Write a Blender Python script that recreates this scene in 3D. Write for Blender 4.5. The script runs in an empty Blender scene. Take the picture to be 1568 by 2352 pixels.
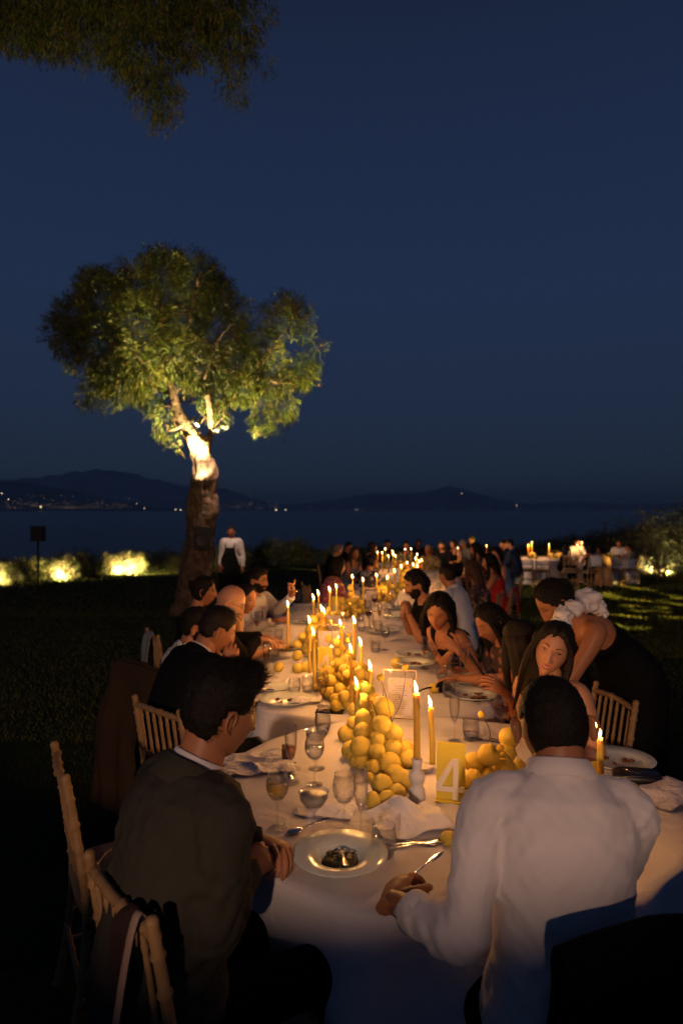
import bpy, math, random
import numpy as np
from mathutils import Vector, Matrix
R = random.Random(11)
NR = np.random.RandomState(5)
C = bpy.context.scene.collection
sc = bpy.context.scene
PI = math.pi
V = Vector

# ------------------------------------------------------------------ camera, sky, light, exposure
FPX = 1568.0            # focal length in units of a 1568 px wide picture
CAMZ = 1.8
cam_d = bpy.data.cameras.new('camera')
cam = bpy.data.objects.new('camera', cam_d); C.objects.link(cam)
cam.location = (0, 0, CAMZ); cam.rotation_euler = (PI/2, 0, 0)
cam_d.sensor_fit = 'VERTICAL'; cam_d.sensor_height = 36; cam_d.lens = 24
cam_d.shift_y = -4/2352
cam_d.clip_start = .05; cam_d.clip_end = 40000
cam_d.dof.use_dof = True; cam_d.dof.focus_distance = 2.4; cam_d.dof.aperture_fstop = 2.8
sc.camera = cam
sc.view_settings.view_transform = 'Standard'; sc.view_settings.look = 'None'
sc.view_settings.exposure = 0; sc.view_settings.gamma = 1; sc.view_settings.use_curve_mapping = False
sc.render.engine = 'CYCLES'
sc.cycles.use_denoising = True
sc.cycles.max_bounces = 8; sc.cycles.transparent_max_bounces = 24
sc.cycles.sample_clamp_indirect = 2.0; sc.cycles.sample_clamp_direct = 0
sc.cycles.caustics_reflective = False; sc.cycles.caustics_refractive = False

wd = bpy.data.worlds.new('World'); sc.world = wd; wd.use_nodes = True
nt = wd.node_tree; nt.nodes.clear()
tc = nt.nodes.new('ShaderNodeTexCoord'); sx = nt.nodes.new('ShaderNodeSeparateXYZ')
cr = nt.nodes.new('ShaderNodeValToRGB'); bg = nt.nodes.new('ShaderNodeBackground'); wo = nt.nodes.new('ShaderNodeOutputWorld')
nt.links.new(tc.outputs['Generated'], sx.inputs[0]); nt.links.new(sx.outputs['Z'], cr.inputs[0])
nt.links.new(cr.outputs[0], bg.inputs[0]); nt.links.new(bg.outputs[0], wo.inputs[0])
ramp = [(0.0, (.0155, .0250, .0400)), (.03, (.0160, .0270, .0460)), (.12, (.0160, .0275, .0570)), (.30, (.0150, .0285, .0700)),
        (.50, (.0125, .0230, .0590)), (.68, (.0085, .0145, .0370)), (1.0, (.0060, .0100, .0240))]
while len(cr.color_ramp.elements) < len(ramp): cr.color_ramp.elements.new(.5)
for e, (p, c) in zip(cr.color_ramp.elements, ramp): e.position = p; e.color = (*c, 1)
bg.inputs[1].default_value = 1.0

def light(name, kind, loc, energy, color, **kw):
    d = bpy.data.lights.new(name, kind); d.energy = energy; d.color = color
    o = bpy.data.objects.new(name, d); C.objects.link(o); o.location = loc
    tgt = kw.pop('aim', None)
    for k, v in kw.items(): setattr(d, k, v)
    if tgt is not None:
        o.rotation_euler = (V(tgt) - V(loc)).to_track_quat('-Z', 'Y').to_euler()
    return o
FLOOD = ((-1.5, -8.0, 3.6), (-0.9, 2.0, 3.6+10*math.tan(math.radians(32-16.6))))      # garden floodlight behind the photographer
light('garden_floodlight', 'SPOT', FLOOD[0], 1650, (1, .60, .40), aim=FLOOD[1], spot_size=math.radians(64), spot_blend=.02, shadow_soft_size=.12)

# ------------------------------------------------------------------ helpers
def gz(y): return -0.022*(min(max(y, 2), 32)-2)
def wx(px, Y): return (px-784)/FPX*Y
def wz(py, Y): return CAMZ-(py-1172)/FPX*Y
def W(px, py, Y): return V((wx(px, Y), Y, wz(py, Y)))

MATS = {}
def mat(name, col, rough=.6, metal=0, spec=.5, var=None, bump=None, sss=None, alpha=None, coat=0, sheen=0):
    """principled; var=(scale, dark factor[, detail]) mottles the colour, bump=(scale, strength, distance)"""
    if name in MATS: return MATS[name]
    m = bpy.data.materials.new(name); m.use_nodes = True; MATS[name] = m
    n = m.node_tree; b = n.nodes['Principled BSDF']
    b.inputs['Base Color'].default_value = (*col, 1); b.inputs['Roughness'].default_value = rough
    b.inputs['Metallic'].default_value = metal; b.inputs['Specular IOR Level'].default_value = spec
    if coat: b.inputs['Coat Weight'].default_value = coat
    if sheen: b.inputs['Sheen Weight'].default_value = sheen
    if sss:
        b.inputs['Subsurface Weight'].default_value = sss[0]; b.inputs['Subsurface Radius'].default_value = sss[1]; b.inputs['Subsurface Scale'].default_value = 1
    if var or bump:
        t = n.nodes.new('ShaderNodeTexCoord')
    if var:
        nz = n.nodes.new('ShaderNodeTexNoise'); nz.inputs['Scale'].default_value = var[0]; nz.inputs['Detail'].default_value = 6
        mx = n.nodes.new('ShaderNodeValToRGB'); mx.color_ramp.elements[0].position = .32; mx.color_ramp.elements[1].position = .68
        mx.color_ramp.elements[0].color = (*[c*var[1] for c in col], 1); mx.color_ramp.elements[1].color = (*col, 1)
        n.links.new(t.outputs['Object'], nz.inputs['Vector']); n.links.new(nz.outputs['Fac'], mx.inputs[0]); n.links.new(mx.outputs[0], b.inputs['Base Color'])
    if bump:
        nb = n.nodes.new('ShaderNodeTexNoise'); nb.inputs['Scale'].default_value = bump[0]; nb.inputs['Detail'].default_value = 5
        bp = n.nodes.new('ShaderNodeBump'); bp.inputs['Strength'].default_value = bump[1]; bp.inputs['Distance'].default_value = bump[2]
        n.links.new(t.outputs['Object'], nb.inputs['Vector']); n.links.new(nb.outputs['Fac'], bp.inputs['Height']); n.links.new(bp.outputs[0], b.inputs['Normal'])
    return m
def mat_pattern(name, base, spots, scale=40, thr=.35, kind='voronoi'):
    m = mat(name, base, .8)
    n = m.node_tree; b = n.nodes['Principled BSDF']
    t = n.nodes.new('ShaderNodeTexCoord'); mp = n.nodes.new('ShaderNodeTexNoise'); mp.inputs['Scale'].default_value = scale; mp.inputs['Detail'].default_value = 1.5
    c2 = n.nodes.new('ShaderNodeValToRGB'); c2.color_ramp.interpolation = 'CONSTANT'
    els = c2.color_ramp.elements
    els[0].position = 0; els[0].color = (*base, 1); els[1].position = 1-thr; els[1].color = (*spots[0], 1)
    for i, s in enumerate(spots[1:]):
        e = els.new(.30-.09*i if i == 0 else .18); e.color = (*base, 1); els[0].color = (*s, 1)
    n.links.new(t.outputs['Object'], mp.inputs['Vector']); n.links.new(mp.outputs['Fac'], c2.inputs[0]); n.links.new(c2.outputs[0], b.inputs['Base Color'])
    return m
def mat_glass(name, tint=(1, 1, 1), body=.04):
    """thin clear glass: lets light through, reflects more at grazing angles"""
    if name in MATS: return MATS[name]
    m = bpy.data.materials.new(name); m.use_nodes = True; MATS[name] = m
    n = m.node_tree; n.nodes.clear()
    o = n.nodes.new('ShaderNodeOutputMaterial'); mix = n.nodes.new('ShaderNodeMixShader'); tr = n.nodes.new('ShaderNodeBsdfTransparent')
    gl = n.nodes.new('ShaderNodeBsdfGlossy'); lw = n.nodes.new('ShaderNodeLayerWeight'); ml = n.nodes.new('ShaderNodeMath')
    tr.inputs[0].default_value = (*tint, 1); gl.inputs['Roughness'].default_value = .025; lw.inputs['Blend'].default_value = .25
    ml.operation = 'MULTIPLY_ADD'; ml.inputs[1].default_value = .75; ml.inputs[2].default_value = body
    n.links.new(lw.outputs['Facing'], ml.inputs[0]); n.links.new(ml.outputs[0], mix.inputs[0])
    n.links.new(tr.outputs[0], mix.inputs[1]); n.links.new(gl.outputs[0], mix.inputs[2]); n.links.new(mix.outputs[0], o.inputs[0])
    return m
def mat_emit(name, col, strength):
    if name in MATS: return MATS[name]
    m = bpy.data.materials.new(name); m.use_nodes = True; MATS[name] = m
    b = m.node_tree.nodes['Principled BSDF']
    b.inputs['Base Color'].default_value = (*col, 1); b.inputs['Emission Color'].default_value = (*col, 1); b.inputs['Emission Strength'].default_value = strength
    return m

class MB:
    """collects shapes: verts, faces, material index per face"""
    def __init__(s): s.v = []; s.f = []; s.m = []
    def add(s, vs, fs, mi=0):
        k = len(s.v); s.v.extend([tuple(p) for p in vs]); s.f.extend([tuple(i+k for i in f) for f in fs]); s.m.extend([mi]*len(fs))
    def merge(s, o, M=None, mi=None):
        k = len(s.v)
        s.v.extend([tuple(M @ V(p)) for p in o.v] if M is not None else o.v)
        s.f.extend([tuple(i+k for i in f) for f in o.f]); s.m.extend(o.m if mi is None else [mi]*len(o.f))
    def rings(s, rings, mi=0, caps=True, closed=False):
        n = len(rings[0]); k = len(s.v)
        for r in rings: s.v.extend([tuple(p) for p in r])
        L = len(rings)
        for i in range(L if closed else L-1):
            a = k+i*n; b = k+((i+1) % L)*n
            for j in range(n):
                j2 = (j+1) % n; s.f.append((a+j, a+j2, b+j2, b+j)); s.m.append(mi)
        if caps and not closed:
            s.f.append(tuple(range(k+n-1, k-1, -1))); s.f.append(tuple(range(k+(L-1)*n, k+L*n))); s.m += [mi, mi]
    def tube(s, pts, rad, n=10, mi=0, sub=0, caps=True, up=None, closed=False, flat=1.0, round_ends=False):
        pts = [V(p) for p in pts]; rad = list(rad) if hasattr(rad, '__len__') else [rad]*len(pts)
        if sub: pts, rad = smooth_path(pts, rad, sub)
        if round_ends and not closed:
            d0 = (pts[0]-pts[1]).normalized(); d1 = (pts[-1]-pts[-2]).normalized()
            sc_ = lambda r, k: (r[0]*k, r[1]*k) if isinstance(r, (tuple, list)) else r*k
            m0, m1 = [max(r) if isinstance(r, (tuple, list)) else r for r in (rad[0], rad[-1])]
            pts = [pts[0]+d0*m0*.85, pts[0]+d0*m0*.5]+pts+[pts[-1]+d1*m1*.5, pts[-1]+d1*m1*.85]
            rad = [sc_(rad[0], .45), sc_(rad[0], .85)]+rad+[sc_(rad[-1], .85), sc_(rad[-1], .45)]
        rs = []; u = None
        for i, p in enumerate(pts):
            if closed: t = pts[(i+1) % len(pts)]-pts[i-1]
            else: t = pts[min(i+1, len(pts)-1)]-pts[max(i-1, 0)]
            if t.length < 1e-9: t = V((0, 0, 1))
            t.normalize()
            if u is None:
                a = V(up) if up is not None else (V((0, 0, 1)) if abs(t.z) < .9 else V((1, 0, 0)))
                u = (a-t*a.dot(t)).normalized()
            else:
                u = (u-t*u.dot(t))
                u = u.normalized() if u.length > 1e-6 else t.orthogonal().normalized()
            w = t.cross(u)
            r = rad[i]; ra, rb = (r if isinstance(r, (tuple, list)) else (r, r*flat))
            rs.append([p+u*(rb*math.sin(2*PI*k/n))+w*(ra*math.cos(2*PI*k/n)) for k in range(n)])
        s.rings(rs, mi, caps, closed)
    def loft(s, secs, n=24, mi=0, e=2.0):
        """secs: (centre, u vector, w vector)"""
        rs = []
        for c, u, w in secs:
            r = []
            for k in range(n):
                a = 2*PI*k/n; ca, sa = math.cos(a), math.sin(a)
                if e != 2.0:
                    ca = math.copysign(abs(ca)**(2/e), ca); sa = math.copysign(abs(sa)**(2/e), sa)
                r.append(V(c)+V(u)*ca+V(w)*sa)
            rs.append(r)
        s.rings(rs, mi)
    def lathe(s, prof, n=20, mi=0, M=None, caps=True):
        rs = [[(r*math.cos(2*PI*k/n), r*math.sin(2*PI*k/n), z) for k in range(n)] for r, z in prof]
        if M is not None: rs = [[M @ V(p) for p in r] for r in rs]
        s.rings(rs, mi, caps)
    def ball(s, c, r, n=16, m=10, mi=0, M=None):
        r = r if isinstance(r, (tuple, list)) else (r, r, r)
        pr = []
        for i in range(m+1):
            t = PI*(.02+.96*i/m)
            pr.append([V((r[0]*math.sin(t)*math.cos(2*PI*k/n), r[1]*math.sin(t)*math.sin(2*PI*k/n), -r[2]*math.cos(t))) for k in range(n)])
        if M is not None: pr = [[M @ p for p in q] for q in pr]
        s.rings([[p+V(c) for p in q] for q in pr], mi)
    def box(s, c, d, mi=0, M=None, bev=0):
        x, y, z = [k/2 for k in d]
        vs = [V((a*x, b*y, e*z)) for e in (-1, 1) for b in (-1, 1) for a in (-1, 1)]
        if M is not None: vs = [M @ p for p in vs]
        s.add([p+V(c) for p in vs], [(0, 2, 3, 1), (4, 5, 7, 6), (0, 1, 5, 4), (2, 6, 7, 3), (0, 4, 6, 2), (1, 3, 7, 5)], mi)
    def mesh(s, name, mats, smooth=True):
        me = bpy.data.meshes.new(name); me.from_pydata(s.v, [], s.f)
        for m in mats: me.materials.append(m)
        if len(mats) > 1: me.polygons.foreach_set('material_index', s.m)
        if smooth: me.polygons.foreach_set('use_smooth', [True]*len(s.f))
        me.update(); return me
    def build(s, name, mats, parent=None, smooth=True):
        mats = mats if isinstance(mats, (list, tuple)) else [mats]
        return link(name, s.mesh(name, mats, smooth), parent)
def link(name, data, parent=None):
    o = bpy.data.objects.new(name, data); C.objects.link(o)
    if parent is not None: o.parent = parent
    return o
def tag(o, label=None, cat=None, group=None, kind=None):
    for k, v in (('label', label), ('category', cat), ('group', group), ('kind', kind)):
        if v: o[k] = v
    return o
def empty(name, loc=(0, 0, 0), rz=0, label=None, cat=None, group=None):
    o = bpy.data.objects.new(name, None); C.objects.link(o); o.location = loc; o.rotation_euler = (0, 0, rz); o.empty_display_size = .05
    return tag(o, label, cat, group)
KIDS = {}
def kids(o): return [c for c in o.children]
TPL = {}
def copy_tree(o, parent=None):
    c = o.copy(); C.objects.link(c); c.parent = parent
    for ch in KIDS_OF(o): copy_tree(ch, c)
    return c
_kcache = {}
def KIDS_OF(o):
    k = o.name
    if k not in _kcache: _kcache[k] = list(o.children)
    return _kcache[k]
def put(key, builder, loc, rz=0, label=None, cat=None, group=None, scale=None, rot=None):
    """first call builds the thing, later calls copy it with its parts"""
    if key not in TPL:
        o = builder(); TPL[key] = copy = o
        bpy.context.view_layer.update() if False else None
    else:
        o = copy_tree(TPL[key])
        for k in ('label', 'group'):
            if k in o: del o[k]
    o.location = loc; o.rotation_euler = rot if rot is not None else (0, 0, rz)
    if scale: o.scale = scale if isinstance(scale, (tuple, list)) else (scale,)*3
    return tag(o, label, cat, group)
def smooth_path(pts, rad, sub):
    P = []; Q = []; n = len(pts)
    def g(i): return pts[max(0, min(n-1, i))]
    for i in range(n-1):
        for k in range(sub):
            t = k/sub; a, b, c, d = g(i-1), g(i), g(i+1), g(i+2)
            P.append(.5*((2*b)+(c-a)*t+(2*a-5*b+4*c-d)*t*t+(3*b-a-3*c+d)*t**3))
            r0, r1 = rad[i], rad[i+1]
            Q.append(tuple(x*(1-t)+y*t for x, y in zip(r0, r1)) if isinstance(r0, (tuple, list)) else r0*(1-t)+r1*t)
    P.append(pts[-1]); Q.append(rad[-1]); return P, Q
class Wob:
    """smooth pseudo-noise, sum of sines; p is an Nx3 array"""
    def __init__(s, seed, freq, n=7, aniso=(1, 1, 1)):
        r = np.random.RandomState(seed); s.k = r.normal(size=(n, 3)); s.k /= np.linalg.norm(s.k, axis=1)[:, None]
        s.k *= freq*r.uniform(.6, 1.6, size=(n, 1))*2*PI*np.array(aniso); s.p = r.uniform(0, 6.28, n)
    def __call__(s, p): return np.sin(p @ s.k.T + s.p).sum(1)/math.sqrt(len(s.p))
TMP = bpy.data.scenes.new('workbench')
def remesh(mb, voxel, smooth=4, fac=.5):
    me = bpy.data.meshes.new('t'); me.from_pydata([tuple(p) for p in mb.v], [], mb.f); me.update()
    ob = bpy.data.objects.new('t', me); TMP.collection.objects.link(ob)
    m = ob.modifiers.new('r', 'REMESH'); m.mode = 'VOXEL'; m.voxel_size = voxel; m.adaptivity = 0
    if smooth:
        m2 = ob.modifiers.new('s', 'SMOOTH'); m2.iterations = smooth; m2.factor = fac
    vl = TMP.view_layers[0]; vl.update(); dg = vl.depsgraph
    out = bpy.data.meshes.new_from_object(ob.evaluated_get(dg))
    r = MB(); n = len(out.vertices); a = np.empty(n*3); out.vertices.foreach_get('co', a); a = a.reshape(-1, 3)
    nn = np.empty(n*3); out.vertices.foreach_get('normal', nn)
    r.co = a; r.no = nn.reshape(-1, 3)
    r.f = [tuple(p.vertices) for p in out.polygons]; r.m = [0]*len(r.f); r.v = [tuple(x) for x in a.tolist()]
    bpy.data.objects.remove(ob); bpy.data.meshes.remove(me); bpy.data.meshes.remove(out)
    return r
def displace(r, amp):
    r.co = r.co + r.no*amp[:, None]; r.v = [tuple(x) for x in r.co.tolist()]
def blades_mesh(name, c, d, L, w, mats, mi=None, bend=0, seed=1):
    """N thin leaf triangles (kites) at c, direction d"""
    n = len(c); rs = np.random.RandomState(seed)
    q = rs.normal(size=(n, 3)); s = np.cross(d, q); s /= np.linalg.norm(s, axis=1)[:, None]+1e-9
    L = np.broadcast_to(L, n)[:, None]; w = np.broadcast_to(w, n)[:, None]
    mid = c+d*L*.45; tip = c+d*L
    if bend: tip = tip+np.array([0, 0, -1])*L*bend
    vs = np.stack([c, mid+s*w*.5, tip, mid-s*w*.5], 1).reshape(-1, 3)
    me = bpy.data.meshes.new(name)
    me.vertices.add(n*4); me.vertices.foreach_set('co', vs.ravel())
    me.loops.add(n*4); me.loops.foreach_set('vertex_index', np.arange(n*4, dtype=np.int32))
    me.polygons.add(n); me.polygons.foreach_set('loop_start', np.arange(n, dtype=np.int32)*4)
    try: me.polygons.foreach_set('loop_total', np.full(n, 4, dtype=np.int32))
    except Exception: pass
    for m in mats: me.materials.append(m)
    if mi is not None: me.polygons.foreach_set('material_index', np.asarray(mi, dtype=np.int32))
    me.update(calc_edges=True); return me
# ------------------------------------------------------------------ materials
M_skin = mat('skin', (.39, .165, .078), .5, spec=.35, var=(9, .86), sss=(.12, (.012, .005, .003)))
M_skin2 = mat('skin_pale', (.52, .26, .15), .5, spec=.35, var=(9, .88), sss=(.12, (.012, .005, .003)))
M_skin3 = mat('skin_tan', (.31, .13, .06), .5, spec=.35, var=(9, .85), sss=(.12, (.012, .005, .003)))
M_teeth = mat('teeth', (.75, .68, .58), .3); M_lips = mat('lips', (.42, .07, .06), .4); M_white = mat('eye_white', (.26, .23, .20), .35); M_dark = mat('iris_dark', (.02, .012, .008), .3)
M_hair = mat('hair_black', (.012, .009, .007), .7, spec=.2, var=(70, .35), bump=(160, .9, .004)); M_hairb = mat('hair_brown', (.018, .011, .007), .65, spec=.25, var=(60, .4), bump=(160, .9, .004))
M_hairl = mat('hair_light_brown', (.06, .03, .015), .65, spec=.25); M_hairg = mat('hair_grey', (.16, .13, .11), .6)
M_shirt = mat('white_shirt_cotton', (.66, .62, .62), .85, spec=.2, bump=(900, .15, .0006), sheen=.2)
M_jacket = mat('grey_brown_suit_wool', (.040, .037, .029), .9, spec=.12, bump=(1100, .25, .0006))
M_black = mat('black_cloth', (.005, .005, .006), .9, spec=.08); M_blackd = mat('black_dress_cloth', (.004, .004, .0045), .8, spec=.1)
M_navy = mat('navy_cloth', (.02, .03, .07), .85, spec=.2); M_denim = mat('pale_blue_cloth', (.12, .17, .30), .85, spec=.2)
M_red = mat('red_cloth', (.42, .02, .02), .75, spec=.2); M_grey = mat('grey_cloth', (.17, .15, .13), .85, spec=.2)
M_brown = mat('brown_coat_cloth', (.045, .026, .014), .9, spec=.15, var=(6, .7)); M_taup = mat('tan_coat_cloth', (.33, .18, .08), .9, spec=.15, var=(8, .7))
M_flor = mat_pattern('white_shirt_with_dark_sprigs', (.62, .6, .55), [(.03, .03, .03)], 60, .42)
M_flor2 = mat_pattern('dark_floral_cloth', (.05, .03, .03), [(.30, .12, .08), (.15, .15, .10)], 16, .42)
M_flor3 = mat_pattern('red_patterned_cloth', (.36, .05, .07), [(.45, .25, .22)], 30, .45)
M_flor4 = mat_pattern('black_and_white_patterned_cloth', (.05, .04, .04), [(.5, .42, .36)], 16, .46)
M_floro = mat_pattern('olive_patterned_shirt', (.15, .12, .07), [(.30, .26, .12)], 12, .45)
M_scr = mat('white_organza', (.75, .70, .68), .7, spec=.3, bump=(60, .3, .004))
M_cloth = mat('white_tablecloth', (.70, .66, .68), .85, spec=.2, bump=(700, .12, .0006))
M_napkin = mat('white_napkin', (.74, .70, .72), .85, spec=.2, bump=(500, .15, .0006))
M_plate = mat('white_porcelain', (.66, .70, .64), .13, spec=.25); M_bisque = mat('white_ceramic', (.78, .74, .70), .5)
M_wax = mat('yellow_candle_wax', (.85, .55, .09), .45, sss=(1.0, (.035, .018, .004)))
M_waxw = mat('white_wax', (.85, .78, .62), .5, sss=(.8, (.02, .012, .006)))
M_wick = mat('wick', (.02, .015, .01), .9)
M_flame = mat_emit('flame', (1, .62, .25), 22)
M_flameo = mat_emit('flame_edge', (1, .34, .05), 5)
M_lemon = mat('lemon_skin', (.88, .64, .10), .5, spec=.35, var=(22, .82), bump=(150, .7, .003))
M_lemong = mat('lemon_skin_greenish', (.50, .50, .08), .45, spec=.4, var=(30, .86), bump=(220, .35, .0015))
M_stemd = mat('fruit_navel', (.13, .08, .03), .8)
M_ball = mat('craspedia_yellow', (.78, .50, .05), .9, bump=(300, .8, .003)); M_stalk = mat('flower_stalk', (.10, .07, .02), .7)
M_glass = mat_glass('clear_glass'); M_wine = mat_glass('white_wine', (.95, .82, .38), .10); M_rose = mat_glass('red_wine', (.5, .10, .05), .10); M_amber = mat_glass('amber_drink', (.85, .5, .1), .15)
M_cocktail = mat('cloudy_cocktail', (.55, .50, .36), .3)
M_steel = mat('steel', (.62, .60, .58), .16, metal=1); M_gold = mat('brass_frame', (.36, .22, .08), .38, metal=1)
M_yellow = mat('yellow_card', (.80, .62, .06), .6, spec=.3); M_cream = mat('cream_board', (.86, .76, .60), .6)
M_paper = mat('menu_paper', (.74, .66, .68), .8); M_ink = mat('ink', (.10, .08, .09), .8)
M_phone = mat('phone_glass', (.01, .01, .012), .12, spec=.6); M_leather = mat('black_leather', (.012, .012, .012), .35, spec=.5, bump=(250, .3, .001))
M_wood = mat('limewashed_chair_wood', (.33, .20, .09), .55, spec=.3, var=(25, .72), bump=(60, .3, .002)); M_cush = mat('dark_cushion', (.10, .07, .06), .85)
M_ribbon = mat('cream_ribbon', (.24, .17, .13), .6); M_food = mat('herb_pasta', (.06, .05, .012), .5, var=(120, .3), bump=(200, 1, .004)); M_food2 = mat('sauce', (.22, .07, .02), .4, var=(90, .4))
M_bark = mat('tree_bark', (.19, .13, .085), .95, spec=.1, var=(9, .45), bump=(14, 1.0, .06))
M_leaf = [mat('leaf_green', (.070, .095, .010), .6, spec=.25), mat('leaf_olive', (.11, .115, .012), .6, spec=.25), mat('leaf_dark', (.03, .055, .010), .6, spec=.25), mat('leaf_brown', (.10, .06, .02), .7, spec=.2)]
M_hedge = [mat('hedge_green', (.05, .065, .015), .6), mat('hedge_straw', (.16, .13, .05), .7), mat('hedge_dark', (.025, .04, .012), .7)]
M_grass = [mat('grass_green', (.045, .060, .010), .6, spec=.2), mat('grass_yellowish', (.09, .085, .015), .6, spec=.2)]
M_lawn = mat('lawn_soil', (.022, .034, .010), .95, spec=.1, var=(1.2, .6), bump=(30, 1, .03))
M_casing = mat('lamp_casing', (.02, .02, .02), .5); M_lens = mat_emit('lamp_lens', (1, .75, .4), 8)
M_alu = mat('lamp_casing_silver', (.30, .29, .26), .5)
M_speaker = mat('speaker_cabinet', (.015, .015, .016), .6)

def wrinkle(m, scale, dist, strength=.6):
    n = m.node_tree; b = n.nodes['Principled BSDF']; t = n.nodes.new('ShaderNodeTexCoord'); z = n.nodes.new('ShaderNodeTexNoise')
    z.inputs['Scale'].default_value = scale; z.inputs['Detail'].default_value = 4; z.inputs['Distortion'].default_value = 1.6; z.inputs['Roughness'].default_value = .45
    p = n.nodes.new('ShaderNodeBump'); p.inputs['Strength'].default_value = strength; p.inputs['Distance'].default_value = dist
    n.links.new(t.outputs['Object'], z.inputs['Vector']); n.links.new(z.outputs['Fac'], p.inputs['Height'])
    ls = b.inputs['Normal'].links
    if ls: n.links.new(ls[0].from_socket, p.inputs['Normal'])
    n.links.new(p.outputs[0], b.inputs['Normal'])
wrinkle(M_shirt, 3.5, .03, .28); wrinkle(M_jacket, 4, .02, .35); wrinkle(M_cloth, 4.5, .02, .5); wrinkle(M_napkin, 14, .02, .6); wrinkle(M_black, 8, .02, .5)
# ------------------------------------------------------------------ people
def sst(x): x = np.clip(x, 0, 1); return x*x*(3-2*x)
def head_grid(nu, nv, female=False):
    """returns (nv+1) x nu x 3 points of a head, face towards +Y, chin at -.118, crown at +.118"""
    t = np.linspace(.02, PI-.02, nv+1)[:, None]; a = np.linspace(-PI, PI, nu, endpoint=False)[None, :]
    az = a-.55*np.sin(a)*1.0
    dx = np.sin(t)*np.sin(az); dy = np.sin(t)*np.cos(az); dz = -np.cos(t)*np.ones_like(az)
    fl = np.where(dz > 0, np.clip(np.sin(t), .02, 1)**-.18*sst(dz/.35)+(1-sst(dz/.35)), 1.0)*np.ones_like(az)
    x = (.071 if female else .0775)*dx*fl; y = .097*dy*fl; z = .118*dz
    k = np.clip((-z-.005)/.11, 0, 1)
    x = x*(1-(.36 if female else .27)*k**1.6)
    y = np.where(y < 0, y*(1-.50*k), y*(1-.10*k)+.010*k)
    x = x*(1+.05*np.clip(z/.118, 0, 1)*(z < .09))
    x = np.where(dy > .2, np.sign(x)*np.abs(x)**1.0*(1-.03*sst((dy-.2)/.6)), x)
    w = sst((dy-.05)/.35)
    def g(x0, z0, sx, sz): return np.exp(-(((np.abs(x)-x0)/sx)**2+((z-z0)/sz)**2))
    d = np.zeros_like(x)
    n = np.clip((.028-z)/.062, 0, 1); nw = sst((z+.046)/.013)*sst((.034-z)/.02)
    d += (.004+(.017 if female else .020)*n)*nw*np.exp(-(x/(.0065+.006*n))**2)
    d += .008*g(.0125, -.032, .007, .008)
    d += -.010*g(.031, .012, .015, .011)+(.002 if female else .005)*g(.028, .034, .024, .008)
    d += .004*g(.040, -.022, .020, .020)
    d += .007*g(0, -.0535, .020, .0055)+.0075*g(0, -.067, .017, .006)-.005*g(0, -.0600, .024, .0022)-.003*g(0, -.079, .018, .006)
    d += .008*g(0, -.098, .018, .013)
    y = y+d*w
    return np.stack([x, y, z], -1)
def grid_faces(nu, nv):
    f = []
    for i in range(nv):
        for j in range(nu):
            j2 = (j+1) % nu; f.append((i*nu+j, i*nu+j2, (i+1)*nu+j2, (i+1)*nu+j))
    f.append(tuple(range(nu-1, -1, -1))); f.append(tuple(nv*nu+j for j in range(nu)))
    return f
def hairline(az, style):
    """height of the hairline for |azimuth| 0 front .. pi back"""
    if style == 'f': xs, hs = [0, .35, .8, 1.15, 1.6, 3.2], [.084, .076, .040, .0, -.07, -.12]
    else: xs, hs = [0, .5, .85, 1.05, 1.35, 1.75, 2.0, 2.4, 3.2], [.066, .062, .045, .01, .012, .018, -.045, -.075, -.082]
    return np.interp(np.abs(az), xs, hs)
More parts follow.
